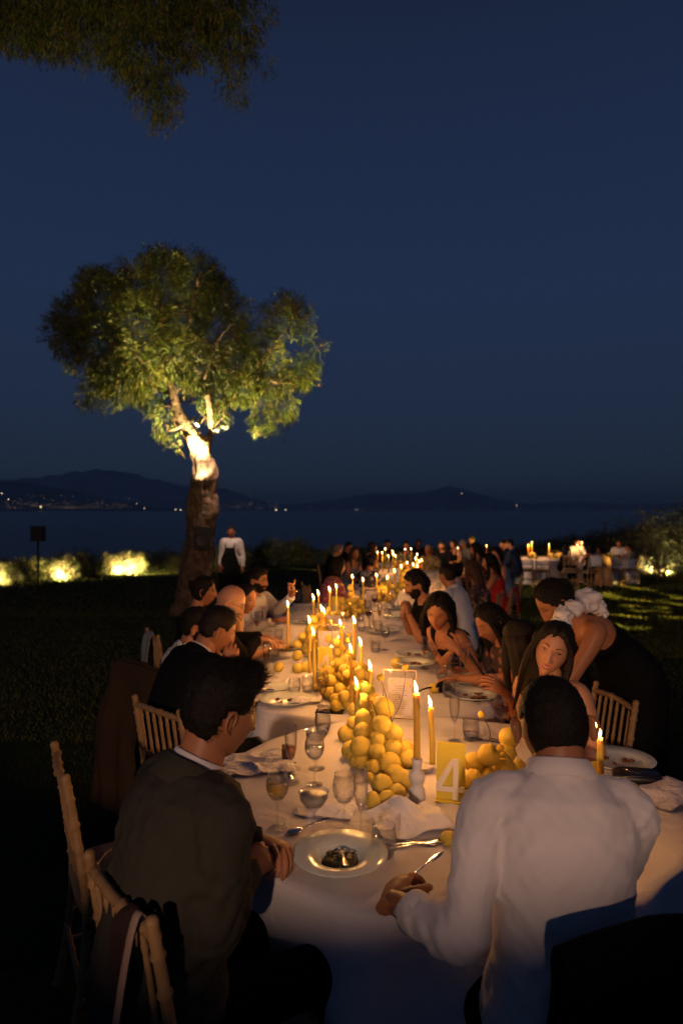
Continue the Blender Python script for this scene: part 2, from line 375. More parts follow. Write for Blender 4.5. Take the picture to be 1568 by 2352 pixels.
def make_head(sp, near):
    """skin head with face and ears as one MB; slots: 0 skin 1 lips 2 eye white 3 dark 4 brow"""
    fem = sp.get('fem', False); nu, nv = (72, 84) if near == 2 else ((44, 44) if near == 1 else (24, 24))
    G = head_grid(nu, nv, fem); mb = MB(); P = G.reshape(-1, 3)
    fs = grid_faces(nu, nv); ms = []
    for f in fs:
        c = P[list(f)].mean(0) if len(f) == 4 else P[f[0]]
        ms.append(1 if (c[1] > .04 and (c[0]/.024)**2+((c[2]+.060)/.0125)**2 < 1) else 0)
    mb.v = [tuple(p) for p in P.tolist()]; mb.f = fs; mb.m = ms
    front = P[P[:, 1] > .02]
    def ys(x, z): i = np.argmin((front[:, 0]-x)**2+(front[:, 2]-z)**2); return front[i, 1]
    closed = sp.get('closed', False)
    for s in (-1, 1):
        y0 = ys(s*.032, .012)
        if near and not closed:
            mb.ball((s*.0315, y0-.0040, .012), (.0125, .0058, .0052), 12, 8, 2)
            mb.ball((s*.0315+sp.get('gaze', 0), y0+.0005, .012), (.0064, .0030, .0060), 10, 6, 3)
        zz = (.018, .0205, .0175) if not closed else (.010, .0065, .0095)
        if near: mb.tube([(s*.018, ys(s*.018, zz[0])+.0015, zz[0]-.004), (s*.031, y0+.0032, zz[1]-.001), (s*.046, ys(s*.045, zz[2])+.0015, zz[2]-.003)], [.0010, .0017, .0012], 5, 3, 3)
        b = .0018 if fem else .0036
        mb.tube([(s*.014, ys(s*.014, .033)+.001, .032), (s*.030, ys(s*.03, .038)+.001, .0385), (s*.048, ys(s*.048, .034)+.001, .033)], [b, b, b*.5], 6, 4, 2)
        # ear
        M = Matrix.Translation((s*(sp.get('ear', .081) if not fem else .072), -.008, -.008)) @ Matrix.Rotation(s*sp.get('earf', .28), 4, 'Z') @ Matrix.Rotation(-.18, 4, 'X')
        mb.ball((0, 0, 0), (.0065, .0155, .026), 12, 8, 0, M)
        mb.tube([M @ V(p) for p in [(s*.004, .012, -.006), (s*.006, .014, .012), (s*.009, .003, .030), (s*.010, -.013, .024), (s*.009, -.018, .006), (s*.006, -.010, -.014), (s*.004, 0, -.027), (s*.003, .007, -.022)]],
                [.0035, .004, .0045, .0048, .0045, .004, .0055, .004], 7, 0, 2)
    if sp.get('smile'):
        mb.tube([(-.020, ys(-.02, -.058)+.002, -.055), (0, ys(0, -.0605)+.0045, -.0605), (.020, ys(.02, -.058)+.002, -.055)], [(.0026, .0014), (.0044, .0018), (.0026, .0014)], 8, 5, 3)
    return mb
def make_hair(sp, near):
    st = sp['hair']; fem = sp.get('fem', False)
    if st == 'bald': return None
    nu, nv = (96, 72) if near == 2 else ((56, 40) if near == 1 else (30, 22))
    G = head_grid(nu, nv, fem); P = G.reshape(-1, 3).copy()
    az = np.arctan2(P[:, 0], P[:, 1]); z = P[:, 2]
    hl = hairline(az, 'f' if fem and st != 'short' else 'm')
    sd = sp.get('seed', 1)
    if st == 'buzz': hl = np.where(np.abs(az) > 1.9, hl-.03, hl)
    hl = hl+.004*Wob(sd, 30)(P)
    m = sst((z-hl)/.014)
    th = {'short': .014, 'buzz': .007, 'quiff': .022, 'curly': .028, 'long': .020, 'updo': .014, 'bob': .022}[st]
    sides = {'short': .45, 'buzz': .8, 'quiff': .42}.get(st, 1.0)
    top = sst((z-.0)/.07); t = th*(sides+(1-sides)*top)
    if st == 'quiff': t = t+.028*sst((P[:, 1]-.0)/.08)*sst((z-.045)/.04)
    if st in ('long', 'updo', 'bob'): t = t*(1-.55*np.exp(-(P[:, 0]/.006)**2)*(P[:, 1] > -.02))
    amp = {'curly': .011, 'quiff': .003, 'short': .003, 'buzz': .0012, 'long': .004, 'updo': .003, 'bob': .005}[st]
    n = Wob(sd, {'curly': 26, 'buzz': 60}.get(st, 16), 9, (1.6, .7, .7) if st in ('long', 'updo', 'quiff') else (1, 1, 1))(P)*.6+Wob(sd+9, 55, 9)(P)*.4
    D = P/np.linalg.norm(P, axis=1)[:, None]
    Q = P+D*(-.006*(1-m)+m*(t+amp*n))[:, None]
    mb = MB(); mb.v = [tuple(p) for p in Q.tolist()]; mb.f = grid_faces(nu, nv); mb.m = [0]*len(mb.f)
    tips = [Q[m > .5]]; nrm = [D[m > .5]]
    def ridged(secs, nn, seed):
        rs = []
        w = Wob(seed, 1.0, 9)
        for i, (c, a, b) in enumerate(secs):
            r = []
            for k in range(nn):
                an = 2*PI*k/nn
                q = 1+.10*math.sin(an*7+seed)*math.sin(an*3+1.3*seed)+.05*math.sin(an*17+.4*i)+.05*math.sin(i*1.7+an*2)*(2 if sp.get('wavy') else .6)
                r.append((c[0]+a*math.cos(an)*q, c[1]+b*math.sin(an)*q, c[2]))
            rs.append(r)
        return rs
    nn = 64 if near == 2 else (36 if near == 1 else 16)
    if st == 'long':
        L = sp.get('hairlen', .36); sh = sp.get('hairshift', (0, 0)); K = 10; secs = []
        for i in range(K+1):
            u = i/K; zz = .05-u*(L+.05)
            hw = sp.get('hw', 1.0); secs.append(((sh[0]*u, -.035-.030*math.sin(min(1, u*2)*PI/2)-.02*u+sh[1]*u, zz), .088*(1+(hw-1)*min(1, u*3))*(1-.12*u)*(1 if u < .8 else 1-(u-.8)*2.2)+.004, (.068-.018*u)*hw*(1 if u < .8 else 1-(u-.8)*2.5)+.003))
        rs = ridged(secs, nn, sd); k0 = len(mb.v); mb.rings(rs)
        T = np.array([p for r in rs for p in r]); tips.append(T); c = T.copy(); c[:, 2] = 0; c = T-np.array([0, -.06, 0]); c[:, 2] = 0
        nrm.append(c/(np.linalg.norm(c, axis=1)[:, None]+1e-6))
        for s in (-1, 1):
            if sp.get('locks', (1, 1))[(s+1)//2]:
                ex = .085+.02*R.random()
                pts = [(s*.045, .045, .085), (s*.072, .035, .045), (s*ex, .030, -.03), (s*(ex+.002), .036, -.11), (s*(ex-.01), .050, -.2), (s*(ex-.02), .055, -.2-.35*L)]
                mb.tube(pts, [(.010, .006), (.018, .010), (.024, .014), (.026, .014), (.022, .011), (.006, .004)], 12 if near else 8, 0, 4 if near else 2)
                mb.tube([V(p)+V((s*-.006, .012, 0)) for p in pts[:5]], [.004, .008, .010, .009, .003], 8, 0, 3)
    if st == 'updo':
        b = sp.get('bun', (0, -.10, .045)); q = MB(); q.ball(b, (.042, .036, .038), 20 if near else 12, 12 if near else 8)
        A = np.array(q.v); A += .006*Wob(sd, 22)(A)[:, None]*(A-np.array(b))/.04
        q.v = A.tolist(); mb.merge(q)
    if st == 'bob':
        rs = ridged([((0, -.02, .05), .08, .075), ((0, -.025, .0), .092, .08), ((0, -.03, -.06), .098, .08), ((0, -.03, -.11), .09, .072), ((0, -.03, -.13), .07, .05)], nn, sd); mb.rings(rs)
    # loose strands
    if near:
        T = np.concatenate(tips); N = np.concatenate(nrm); cnt = {2: 6000, 1: 900}[near]
        if st == 'buzz': cnt = 3500
        i = NR.randint(0, len(T), cnt); c = T[i]-N[i]*.004
        dn = np.array([0, -.35, -1.0]) if st in ('long', 'bob') else np.array([0, -.8, -.3])
        if st == 'quiff': dn = np.array([.1, .9, .25])
        d = N[i]*(.25 if st == 'long' else .55)+dn*(.9 if st not in ('buzz', 'curly') else .15)+NR.normal(size=(cnt, 3))*(.22 if st != 'curly' else .6)
        if st == 'buzz': d = N[i]+NR.normal(size=(cnt, 3))*.5
        d /= np.linalg.norm(d, axis=1)[:, None]
        L = {'buzz': .010, 'short': .016, 'quiff': .026, 'curly': .018, 'updo': .022}.get(st, .04)
        q = NR.normal(size=(cnt, 3)); s = np.cross(d, q); s /= np.linalg.norm(s, axis=1)[:, None]
        w = .0012 if near == 2 else .002
        tri = np.stack([c+s*w/2, c-s*w/2, c+d*(L*NR.uniform(.5, 1.3, cnt))[:, None]], 1).reshape(-1, 3)
        mb.add(tri.tolist(), [(3*k, 3*k+1, 3*k+2) for k in range(cnt)])
    return mb
def make_hand(side, curl=(.35, .35, .4, .45), near=1, thumb=.5, spread=.06, pinch=False):
    """wrist at origin, fingers +Y, back of hand +Z, thumb on -X for the right hand"""
    s = -1 if side > 0 else 1
    mb = MB(); n = 12 if near == 2 else 8
    mb.loft([((0, -.03, 0), (.026, 0, 0), (0, 0, .019)), ((0, 0, 0), (.027, 0, 0), (0, 0, .018)), ((0, .03, 0), (.036, 0, 0), (0, 0, .018)),
             ((0, .065, .001), (.042, 0, 0), (0, 0, .015)), ((0, .088, 0), (.040, 0, 0), (0, 0, .011)), ((0, .095, -.001), (.034, 0, 0), (0, 0, .006))], 20 if near == 2 else 12)
    off = [.029, .010, -.010, -.028]; Ls = [.070, .078, .073, .057]; by = [.086, .090, .086, .078]
    for k in range(4):
        b = V((s*off[k], by[k]-.012, 0)); an = 0; lat = s*(1.5-k)*spread; p = b; pts = [b]
        r0 = .0092 if k < 3 else .0078
        for j, fr in enumerate((.12, .45, .30, .22)):
            if j: an += curl[k]*(1.0 if j < 3 else .7)
            d = V((math.sin(lat)*math.cos(an), math.cos(lat)*math.cos(an), -math.sin(an)))
            p = p+d*Ls[k]*fr*(1.15 if j else 1.4); pts.append(p)
        mb.tube(pts, [r0*1.02, r0*1.08, r0, r0*.93, r0*.75], n, 0, 3 if near == 2 else 1, round_ends=True)
    t0 = V((s*.022, .014, -.004)); a = thumb
    d1 = V((s*.75, .62, -.35*a)).normalized(); d2 = V((s*(.55-.5*a), .8, -.5*a)).normalized(); d3 = V((s*(.3-.7*a), .85, -.6*a)).normalized()
    mb.tube([t0, t0+d1*.030, t0+d1*.046+d2*.016, t0+d1*.046+d2*.042, t0+d1*.046+d2*.042+d3*.024], [.014, .0145, .0115, .0102, .008], n, 0, 3 if near == 2 else 1, round_ends=True)
    if near == 2:
        mb = remesh(mb, .0024, 2)
    return mb
def ik(S, T, l1, l2, hint):
    d = T-S; L = min(d.length, (l1+l2)*.995); d = d.normalized()
    a = (l1*l1-l2*l2+L*L)/(2*L); h = math.sqrt(max(0, l1*l1-a*a))
    q = (hint-d*hint.dot(d)).normalized()
    return S+d*a+q*h, S+d*L
def person(sp):
    """sp: head pixel and depth, facing bearing (0 away, 90 right, 180 to camera), lean, hands, hair, clothes"""
    px, py, Y = sp['at']; fem = sp.get('fem', False); near = sp.get('near', 0); vx = {2: .0085, 1: .013, 0: .020}[near]
    H = W(px, py, Y); gr = gz(Y); stand = sp.get('stand', False); lean = math.radians(sp.get('lean', 8)); side = math.radians(sp.get('side', 0))
    k = sp.get('size', 1.0); hz = sp.get('hz', .95 if stand else .55)
    rz = -math.radians(sp['face'])
    Rz = Matrix.Rotation(rz, 4, 'Z')
    # spine
    def spine(T):
        pts = []; p = V((0, 0, hz)); N = 10; hunch = sp.get('hunch', .35)
        for i in range(N+1):
            pts.append(p.copy()); a = lean+hunch*(i/N-.3); p = p+V((math.sin(side)*math.cos(a), math.sin(a), math.cos(a)*math.cos(side)))*T/N
        return pts
    def head_c(T):
        sp_ = spine(T); a = lean+sp.get('hunch', .35)*.7; up = (sp_[-1]-sp_[-2]).normalized()
        nk = V((0, .55*math.sin(a)+.25, 1)).normalized()
        piv = sp_[-1]+nk*sp.get('neck', .055 if not fem else .07)*k
        return sp_, piv
    hp = math.radians(sp.get('pitch', 8)); hy = -math.radians(sp.get('look', sp['face'])-sp['face']); hr = math.radians(sp.get('roll', 0))
    Mr = Matrix.Rotation(hy, 4, 'Z') @ Matrix.Rotation(-hp, 4, 'X') @ Matrix.Rotation(hr, 4, 'Y')
    T = .50*k
    for _ in range(6):
        s_, piv = head_c(T); hc = piv+Mr @ V((0, .022, .085))*k
        err = (H.z-gr)-hc.z; T += err/max(.4, math.cos(lean)); T = min(max(T, .40*k), .62*k)
    s_, piv = head_c(T); hc = piv+Mr @ V((0, .022, .085))*k
    base = V((H.x, H.y, 0))-Rz @ V((hc.x, hc.y, 0)); base.z = gr+((H.z-gr)-hc.z if abs((H.z-gr)-hc.z) < .2 and not sp.get('ground') else 0)*(1 if stand is False else 0)
    if not stand: base.z = max(gr-.12, min(gr+.08, base.z))
    inv = (Matrix.Translation(base) @ Rz).inverted()
    root = empty('person', base, rz, sp['label'], 'person', sp.get('group'))
    tw = math.radians(sp.get('twist', 0))
    X = V((math.cos(tw), math.sin(tw), 0))
    def at(s):
        f = s*10; i = min(9, int(f)); return s_[i].lerp(s_[i+1], f-i), (s_[i+1]-s_[i]).normalized()
    wide = (.90 if fem else 1.0)*sp.get('wide', 1.0)
    prof = [(0, .168, .125), (.10, .172, .128), (.25, .158, .118), (.42, .142, .108), (.60, .158, .116), (.76, .170, .120), (.88, .165, .105), (.96, .125, .080), (1.0, .075, .062)]
    if fem: prof = [(0, .175, .125), (.10, .180, .125), (.25, .155, .108), (.42, .125, .095), (.60, .142, .105), (.70, .150, .122), (.80, .150, .105), (.90, .140, .085), (.97, .10, .065), (1.0, .06, .052)]
    def torso(mb, inf, s0=0, s1=1, n=28, e=2.25):
        secs = []; ss = [p[0] for p in prof]
        for s in np.linspace(s0, s1, 11):
            a = np.interp(s, ss, [p[1] for p in prof])*wide*k+inf; b = np.interp(s, ss, [p[2] for p in prof])*k*(.97+.03*wide)+inf
            c, u = at(s); xx = (X-u*X.dot(u)).normalized(); yy = u.cross(xx)
            secs.append((c+yy*(.012 if s > .5 else 0), xx*a, yy*b))
        mb.loft(secs, n, 0, e)
    C7, u7 = at(.965); xs = (X-u7*X.dot(u7)).normalized(); ys = u7.cross(xs)
    sw = (.158 if fem else .185)*wide*k
    arms = {}
    for sd in (-1, 1):
        S, _ = at(sp.get('sh', .885)); S = S+xs*sd*sw+ys*.01
        if sp.get('shrug'): S = S+u7*sp['shrug']
        tg = sp.get('R' if sd > 0 else 'L')
        if tg is None: tg = V((sd*.16, .40, .78 if not stand else .85)); wdir = None
        else:
            tg = inv @ V(tg['w']) if 'w' in tg else V(tg['l'])
        hint = V((sd*.55, -.35, -1))
        hs = (sp.get('R' if sd > 0 else 'L') or {}).get('hint')
        if hs: hint = V(hs)
        l1, l2 = (.285*k, .25*k) if not fem else (.265*k, .235*k)
        E, Wp = ik(S, tg, l1, l2, hint); arms[sd] = (S, E, Wp)
    def arm(mb, sd, inf, t0=0, t1=2.0, n=14, cuff=0):
        S, E, Wp = arms[sd]; g = .88 if fem else 1.0
        A = C7+xs*sd*.05-u7*.03
        pts = [A, S+xs*sd*-.012+u7*.008, S.lerp(E, .35), S.lerp(E, .75), E, E.lerp(Wp, .3), E.lerp(Wp, .7), Wp]
        rad = [.045*g, .060*g, .054*g, .044*g, .042*g, .043*g, .034*g, .027*g]
        rad = [r*k*(sp.get('armk', 1) if 0 < i < 4 else 1)+inf*(1.2 if 1 < i < 6 else .8) for i, r in enumerate(rad)]
        if t1 < 2:   # stop at a fraction of the arm
            m = {1.0: 4, .5: 3, .75: 3, 1.7: 7, 1.6: 7}.get(t1, 7); pts = pts[:m+1]; rad = rad[:m+1]
            if m == 7: pts[7] = E.lerp(Wp, .64)
        mb.tube(pts, rad, n, 0, 4, round_ends=False)
    legs = {}
    for sd in (-1, 1):
        hp_ = V((sd*.085*k, .01, hz-.02))
        if stand: kn = V((sd*.10, .04, .50)); an = V((sd*.11, .0, .09)); toe = an+V((sd*.02, .16, -.05))
        else:
            kn = V((sd*.13*k, .44*k, hz-.02)); an = V((sd*.12, .40*k, .10)); toe = an+V((0, .16, -.05))
            if sp.get('legs'): kn = kn+V(sp['legs'])
        legs[sd] = (hp_, kn, an, toe)
    def leg(mb, sd, inf, n=14, down=1.0, foot=True):
        a, b, c, d = legs[sd]
        mb.tube([a, a.lerp(b, .4), a.lerp(b, .85), b, b.lerp(c, .35), b.lerp(c, .8), c], [.095*k+inf, .082*k+inf, .062*k+inf, .058*k+inf, .056*k+inf, .040*k+inf, .036*k+inf], n, 0, 3)
        if foot: mb.tube([c+V((0, -.04, -.045)), c+V((0, .04, -.04)), d], [.042, .042, .030], 10, 0, 3, flat=.8, round_ends=True)
    # ---- body
    mb = MB(); torso(mb, -.010 if sp['top'] != 'none' else 0)
    nk = (hc-C7).normalized(); rn = (.052 if fem else .062)*k
    mb.tube([C7-nk*.03, C7+nk*.03, piv+Mr @ V((0, .0, .03))*k, piv+Mr @ V((0, .004, .07))*k], [rn*1.25, rn*1.02, rn*.95, rn*.9], 18, 0, 3)
    if fem:
        for sd in (-1, 1):
            c, u = at(.70); mb.ball(c+xs*sd*.065*k+ys*.085*k, .052*k, 14, 10)
    for sd in (-1, 1): arm(mb, sd, 0); leg(mb, sd, 0)
    body = remesh(mb, vx, 5)
    hd = make_head(sp, near)
    Mh = Matrix.Translation(piv) @ Mr @ Matrix.Translation((0, .022*k, .085*k)) @ Matrix.Scale(k*sp.get('headk', 1.0), 4)
    body.merge(hd, Mh)
    for sd in (-1, 1):
        S, E, Wp = arms[sd]; hs = sp.get('R' if sd > 0 else 'L') or {}
        d = inv.to_3x3() @ V(hs['dir']) if 'dir' in hs else (Wp-E)
        d.normalize(); up = inv.to_3x3() @ V(hs['back']) if 'back' in hs else V((sd*.2, -.1, 1))
        z = (up-d*up.dot(d)).normalized(); x = d.cross(z)
        M = Matrix((x, d, z)).transposed().to_4x4(); M.translation = Wp-d*.005
        hm = make_hand(sd, hs.get('curl', (.4, .45, .5, .55)), near, hs.get('thumb', .5))
        body.merge(hm, M @ Matrix.Scale(k*(.93 if fem else 1.03), 4))
    skin = sp.get('skin', M_skin); hm_ = sp.get('hairm', M_hair)
    body.build('body', [skin, M_lips, M_white, M_dark, hm_, M_teeth], root)
    h = make_hair(sp, near)
    if h:
        q = MB(); q.merge(h, Mh); q.build('hair', hm_, root)
    if sp.get('beard'):
        nu, nv = (56, 50) if near else (24, 24); G = head_grid(nu, nv).reshape(-1, 3); az = np.arctan2(G[:, 0], G[:, 1])
        m = sst((-.028-G[:, 2]+.02*(np.abs(az) > .7))/.012)*(np.abs(az) < 1.75)*(1-np.exp(-((G[:, 0]/.026)**2+((G[:, 2]+.060)/.013)**2)**2))
        D = G/np.linalg.norm(G, axis=1)[:, None]; Q = G+D*(-.005*(1-m)+m*.006+.0015*Wob(3, 60)(G))[:, None]
        b = MB(); b.v = Q.tolist(); b.f = grid_faces(nu, nv); b.m = [0]*len(b.f); q = MB(); q.merge(b, Mh); q.build('beard', hm_, root)
    if sp.get('spectacles'):
        g = MB()
        for sd in (-1, 1):
            g.tube([(sd*.033+.022*math.cos(a), .092+.003*math.sin(a), .010+.016*math.sin(a)) for a in np.linspace(0, 2*PI, 15)[:-1]], .0017, 5, closed=True)
            g.tube([(sd*.055, .090, .014), (sd*.072, .06, .014), (sd*.078, -.005, .010)], .0016, 5)
        g.tube([(-.011, .095, .014), (.011, .095, .014)], .0016, 5); q = MB(); q.merge(g, Mh); q.build('spectacles', M_dark, root)
    # ---- clothes
    top = sp['top']; tm = sp['topm']; seed = sp.get('seed', 1); wob = Wob(seed+20, 7, 9); wob2 = Wob(seed+40, 22, 9, (1, .6, 1.4))
    def finish(mb, name, m, amp, v=None, sm=4, belt=None):
        r = remesh(mb, v or vx, sm)
        a = amp*.55*wob(r.co)+amp*.45*wob2(r.co)*np.exp(-((wob(r.co+5)-.3)**2))
        # sleeve and waist creases
        for sd in (-1, 1):
            E = np.array(arms[sd][1]); d = r.co-E; rr = np.linalg.norm(d, axis=1)
            ax = np.array((arms[sd][2]-arms[sd][0]).normalized()); t = d @ ax
            a += amp*1.1*np.exp(-(rr/.13)**2)*np.sin(t*95+3*wob(r.co*.6))
            S = np.array(arms[sd][0])-np.array(xs)*sd*.05-np.array(u7)*.06; d = r.co-S; rr = np.linalg.norm(d, axis=1)
            a += amp*.9*np.exp(-(rr/.10)**2)*np.sin((d @ (np.array(u7)*.6+np.array(xs)*sd*.8))*80+2*wob(r.co))
        displace(r, a); return r.build(name, m, root)
    if top == 'shirt':
        mb = MB(); torso(mb, .016, 0, 1.0)
        if stand is False: mb.loft([(at(0)[0]+V((0, 0, -.10)), V((.175*k*wide, 0, 0)), V((0, .125, 0))), (at(0)[0], V((.19*k*wide, 0, 0)), V((0, .14, 0))), (at(.15)[0], V((.185*k*wide, 0, 0)), V((0, .135, 0)))], 28)
        for sd in (-1, 1): arm(mb, sd, .011, 0, 2 if not sp.get('rolled') else 1.7)
        mb.tube([C7-u7*.04, C7+nk*.022], [(.085, .072), (rn+.018, rn+.012)], 18, 0, 2)
        finish(mb, 'shirt', tm, .0042 if near == 2 else .003, .0060 if near == 2 else None)
        for sd in (-1, 1):
            S, E, Wp = arms[sd]; b = E.lerp(Wp, .64 if sp.get('rolled') else 1.0)
            cf = MB(); d = (Wp-E).normalized(); rr = (.044 if sp.get('rolled') else .034)*k+.006
            cf.tube([b-d*.045, b-d*.04, b+d*.002, b+d*.006, b+d*.002, b-d*.01], [rr*.9, rr*1.02, rr*1.04, rr, rr-.004, rr-.010], 20); cf.build('cuff', tm, root)
    if top in ('shirt', 'jacket'):
        # collar bands
        def collar(name, m, r1, h, dz, open_=.5, thick=.004, flare=.012, drop=.03):
            c = MB(); n = 40; rs = []; dz = dz+sp.get('colz', 0)
            for i in range(n+1):
                a = open_/2+(2*PI-open_)*i/n; a = a+PI/2     # gap at the front (+Y)
                dirx = xs*math.cos(a)*1.0+ys*math.sin(a)
                fr = .5+.5*math.sin(a)     # 1 at front
                b0 = C7+nk*(dz-.018*fr)+dirx*r1
                topv = b0+nk*h*(1-.15*fr)-dirx*.004
                out = b0+nk*(h*.1)-nk*drop*(.4+.6*fr)+dirx*flare
                rs.append([b0-dirx*thick, topv-dirx*thick*.6, topv+nk*.003, topv+dirx*thick, out+dirx*thick*.6, out-nk*.003-dirx*thick*.4])
            c.rings(rs, 0, True); return c.build(name, m, root)
        if top == 'jacket':
            if near: collar('shirt_collar', M_shirt, rn+.010, .034, .022, .5)
        else: collar('collar', tm, rn+.012, .027, .020, .7 if not sp.get('open_collar') else 1.6)
    if top == 'jacket':
        mb = MB(); torso(mb, .030, 0, .985, 30, 2.4)
        if not stand: mb.loft([(at(0)[0]+V((0, -.02, -.16)), V((.20*k*wide, 0, 0)), V((0, .16, 0))), (at(0)[0], V((.205*k*wide, 0, 0)), V((0, .155, 0))), (at(.2)[0], V((.19*k*wide, 0, 0)), V((0, .145, 0)))], 28)
        for sd in (-1, 1): arm(mb, sd, .021, 0, 2)
        finish(mb, 'jacket', tm, .0055 if near == 2 else .003, .0075 if near == 2 else None)
        collar2 = MB(); n = 40; rs = []
        for i in range(n+1):
            a = .5+(2*PI-1.0)*i/n+PI/2; dirx = xs*math.cos(a)+ys*math.sin(a); fr = .5+.5*math.sin(a); r1 = rn+.022+.016*fr
            b0 = C7+nk*(.016-.055*fr**2)+dirx*r1; tp = b0+nk*.026*(1-.3*fr); out = b0-nk*.030-nk*.02*fr+dirx*.026
            rs.append([b0-dirx*.004, tp-dirx*.003, tp+nk*.004, tp+dirx*.006, out+dirx*.005, out-nk*.004])
        collar2.rings(rs, 0, True); collar2.build('jacket_collar', tm, root)
    if top == 'tee':
        mb = MB(); torso(mb, .014, 0, .975)
        for sd in (-1, 1): arm(mb, sd, .016, 0, .75)
        finish(mb, 'top', tm, .003)
    if top in ('dress', 'strapless', 'openback'):
        mb = MB(); torso(mb, .008, 0, .80 if top != 'openback' else .62)
        for sd in (-1, 1):
            c, u = at(.70)
            if top != 'openback' or True: mb.ball(c+xs*sd*.065*k+ys*.088*k, .058*k, 14, 10)
        if stand:
            c0 = at(0)[0]
            mb.loft([(c0+V((0, 0, .06)), V((.19, 0, 0)), V((0, .14, 0))), (c0+V((0, -.02, -.08)), V((.215, 0, 0)), V((0, .17, 0))), (V((0, 0, .55)), V((.21, 0, 0)), V((0, .17, 0))), (V((0, .0, .08)), V((.28, 0, 0)), V((0, .24, 0)))], 30)
        else:
            for sd in (-1, 1): leg(mb, sd, .02, 12, foot=False)
            a, b, c, d = legs[1]; a2, b2 = legs[-1][:2]
            mb.loft([((a+a2)/2-V((0, .06, 0)), V((.19, 0, 0)), V((0, 0, .11))), ((b+b2)/2, V((.19, 0, 0)), V((0, 0, .085))), ((b+b2)/2+V((0, .04, -.25)), V((.20, 0, 0)), V((0, .06, 0)))], 20)
        finish(mb, 'dress', tm, .003)
        if sp.get('strap', True):
            for sd in ((-1, 1) if sp.get('strap') != 'one' else (1,)):
                st = MB(); c, u = at(.74); f = c+ys*.125*k+xs*sd*.07*k; tp = at(.95)[0]+xs*sd*.085*k+u7*.035; bk = at(.72)[0]-ys*.11*k+xs*sd*.07*k
                w_ = sp.get('strapw', .012)
                st.tube([f, f.lerp(tp, .6)+ys*.02, tp, tp.lerp(bk, .5)-ys*.025, bk], [(w_, .003)]*5, 8, 0, 4, up=ys); st.build('strap', tm, root)
    if top in ('shirt', 'jacket', 'tee'):
        mb = MB()
        for sd in (-1, 1): leg(mb, sd, .014, foot=False)
        c = at(0)[0]; mb.loft([(c+V((0, 0, -.085)), V((.17*k, 0, 0)), V((0, .12, 0))), (c+V((0, 0, .10)), V((.175*k, 0, 0)), V((0, .13, 0)))], 24)
        r = remesh(mb, max(vx, .013), 4); r.build('trousers', sp.get('trousers', M_black), root)
    if sp.get('tie'):
        t = MB(); c0 = at(.93)[0]+ys*.115; c1 = at(.45)[0]+ys*.15; t.tube([c0, c0.lerp(c1, .1), c1], [(.014, .006), (.018, .005), (.038, .004)], 8, up=ys); t.build('tie', sp['tie'], root)
    return dict(root=root, at=at, xs=xs, ys=ys, u7=u7, nk=nk, C7=C7, Mh=Mh, inv=inv, M=Matrix.Translation(base) @ Rz, arms=arms, k=k, rn=rn)
# ------------------------------------------------------------------ ground, sea, hills
def strip(xs, ys, zf, name, m, kind='structure'):
    nx, ny = len(xs), len(ys)
    vs = [(x, y, zf(x, y)) for y in ys for x in xs]
    fs = [(j*nx+i, j*nx+i+1, (j+1)*nx+i+1, (j+1)*nx+i) for j in range(ny-1) for i in range(nx-1)]
    mb = MB(); mb.add(vs, fs); o = mb.build(name, m); o['kind'] = kind; return o
wn = Wob(3, .25, 9)
def lawn_z(x, y):
    e = 33+1.2*math.sin(x*.21)+.6*math.sin(x*.53)
    return gz(y)+.012*float(wn(np.array([[x, y, 0]]))[0])*(y > 3)-(0 if y < e else min(4.2, (y-e)*.9))
strip(list(np.linspace(-60, 60, 121)), list(np.concatenate([np.linspace(-30, 2, 17), np.linspace(2.5, 44, 84)])), lawn_z, 'lawn', M_lawn)
M_sea = mat('sea_water', (.006, .014, .03), .22, spec=.5, bump=(.35, 1.0, .6))
n = M_sea.node_tree; nb = [q for q in n.nodes if q.type == 'TEX_NOISE'][0]
mp = n.nodes.new('ShaderNodeMapping'); mp.inputs['Scale'].default_value = (.35, 1.6, 1); n.links.new([q for q in n.nodes if q.type == 'TEX_COORD'][0].outputs['Object'], mp.inputs[0]); n.links.new(mp.outputs[0], nb.inputs['Vector'])
strip([-30000, -8000, -2000, -400, 0, 400, 2000, 8000, 30000], [36, 60, 120, 300, 800, 2500, 7000, 16000, 30000], lambda x, y: -4.2, 'sea', M_sea)

# hills across the bay: outline given as (px, height px above the waterline) at a distance
def hill(name, D, depth, outline, m, seed):
    w = Wob(seed, 1/260.0, 9); w2 = Wob(seed+1, 1/90.0, 9)
    pxs = [p[0] for p in outline]; hs = [p[1] for p in outline]
    x0, x1 = wx(pxs[0], D), wx(pxs[-1], D); nx = 150; ny = 26
    vs = []
    for j in range(ny+1):
        v = j/ny; y = D+(v-.5)*depth
        for i in range(nx+1):
            u = i/nx; px = pxs[0]+(pxs[-1]-pxs[0])*u; x = wx(px, D)
            h = np.interp(px, pxs, hs)*D/FPX
            bell = math.sin(PI*v)**.8
            p = np.array([[x, y, 0.]])
            z = -4.6+h*bell*(1+.025*float(w2(p)[0])*math.sin(PI*v))*(1+.10*(1-abs(2*v-1))*float(w(p)[0])*.4)
            vs.append((x, y, z))
    fs = [(j*(nx+1)+i, j*(nx+1)+i+1, (j+1)*(nx+1)+i+1, (j+1)*(nx+1)+i) for j in range(ny) for i in range(nx)]
    mb = MB(); mb.add(vs, fs); o = mb.build(name, m); o['kind'] = 'structure'; return o
M_hill = mat('hill_scrub', (.42, .42, .40), 1.0, spec=0, var=(.004, .75)); M_hill2 = mat('hill_scrub_far', (.60, .60, .58), 1.0, spec=0, var=(.003, .85))  # pale scrub: haze is put into the colour, most in the far one
hill('hills', 6000, 1500, [(-260, 30), (-120, 60), (0, 66), (60, 62), (130, 52), (200, 36), (280, 20), (350, 8), (400, 0)], M_hill, 4)
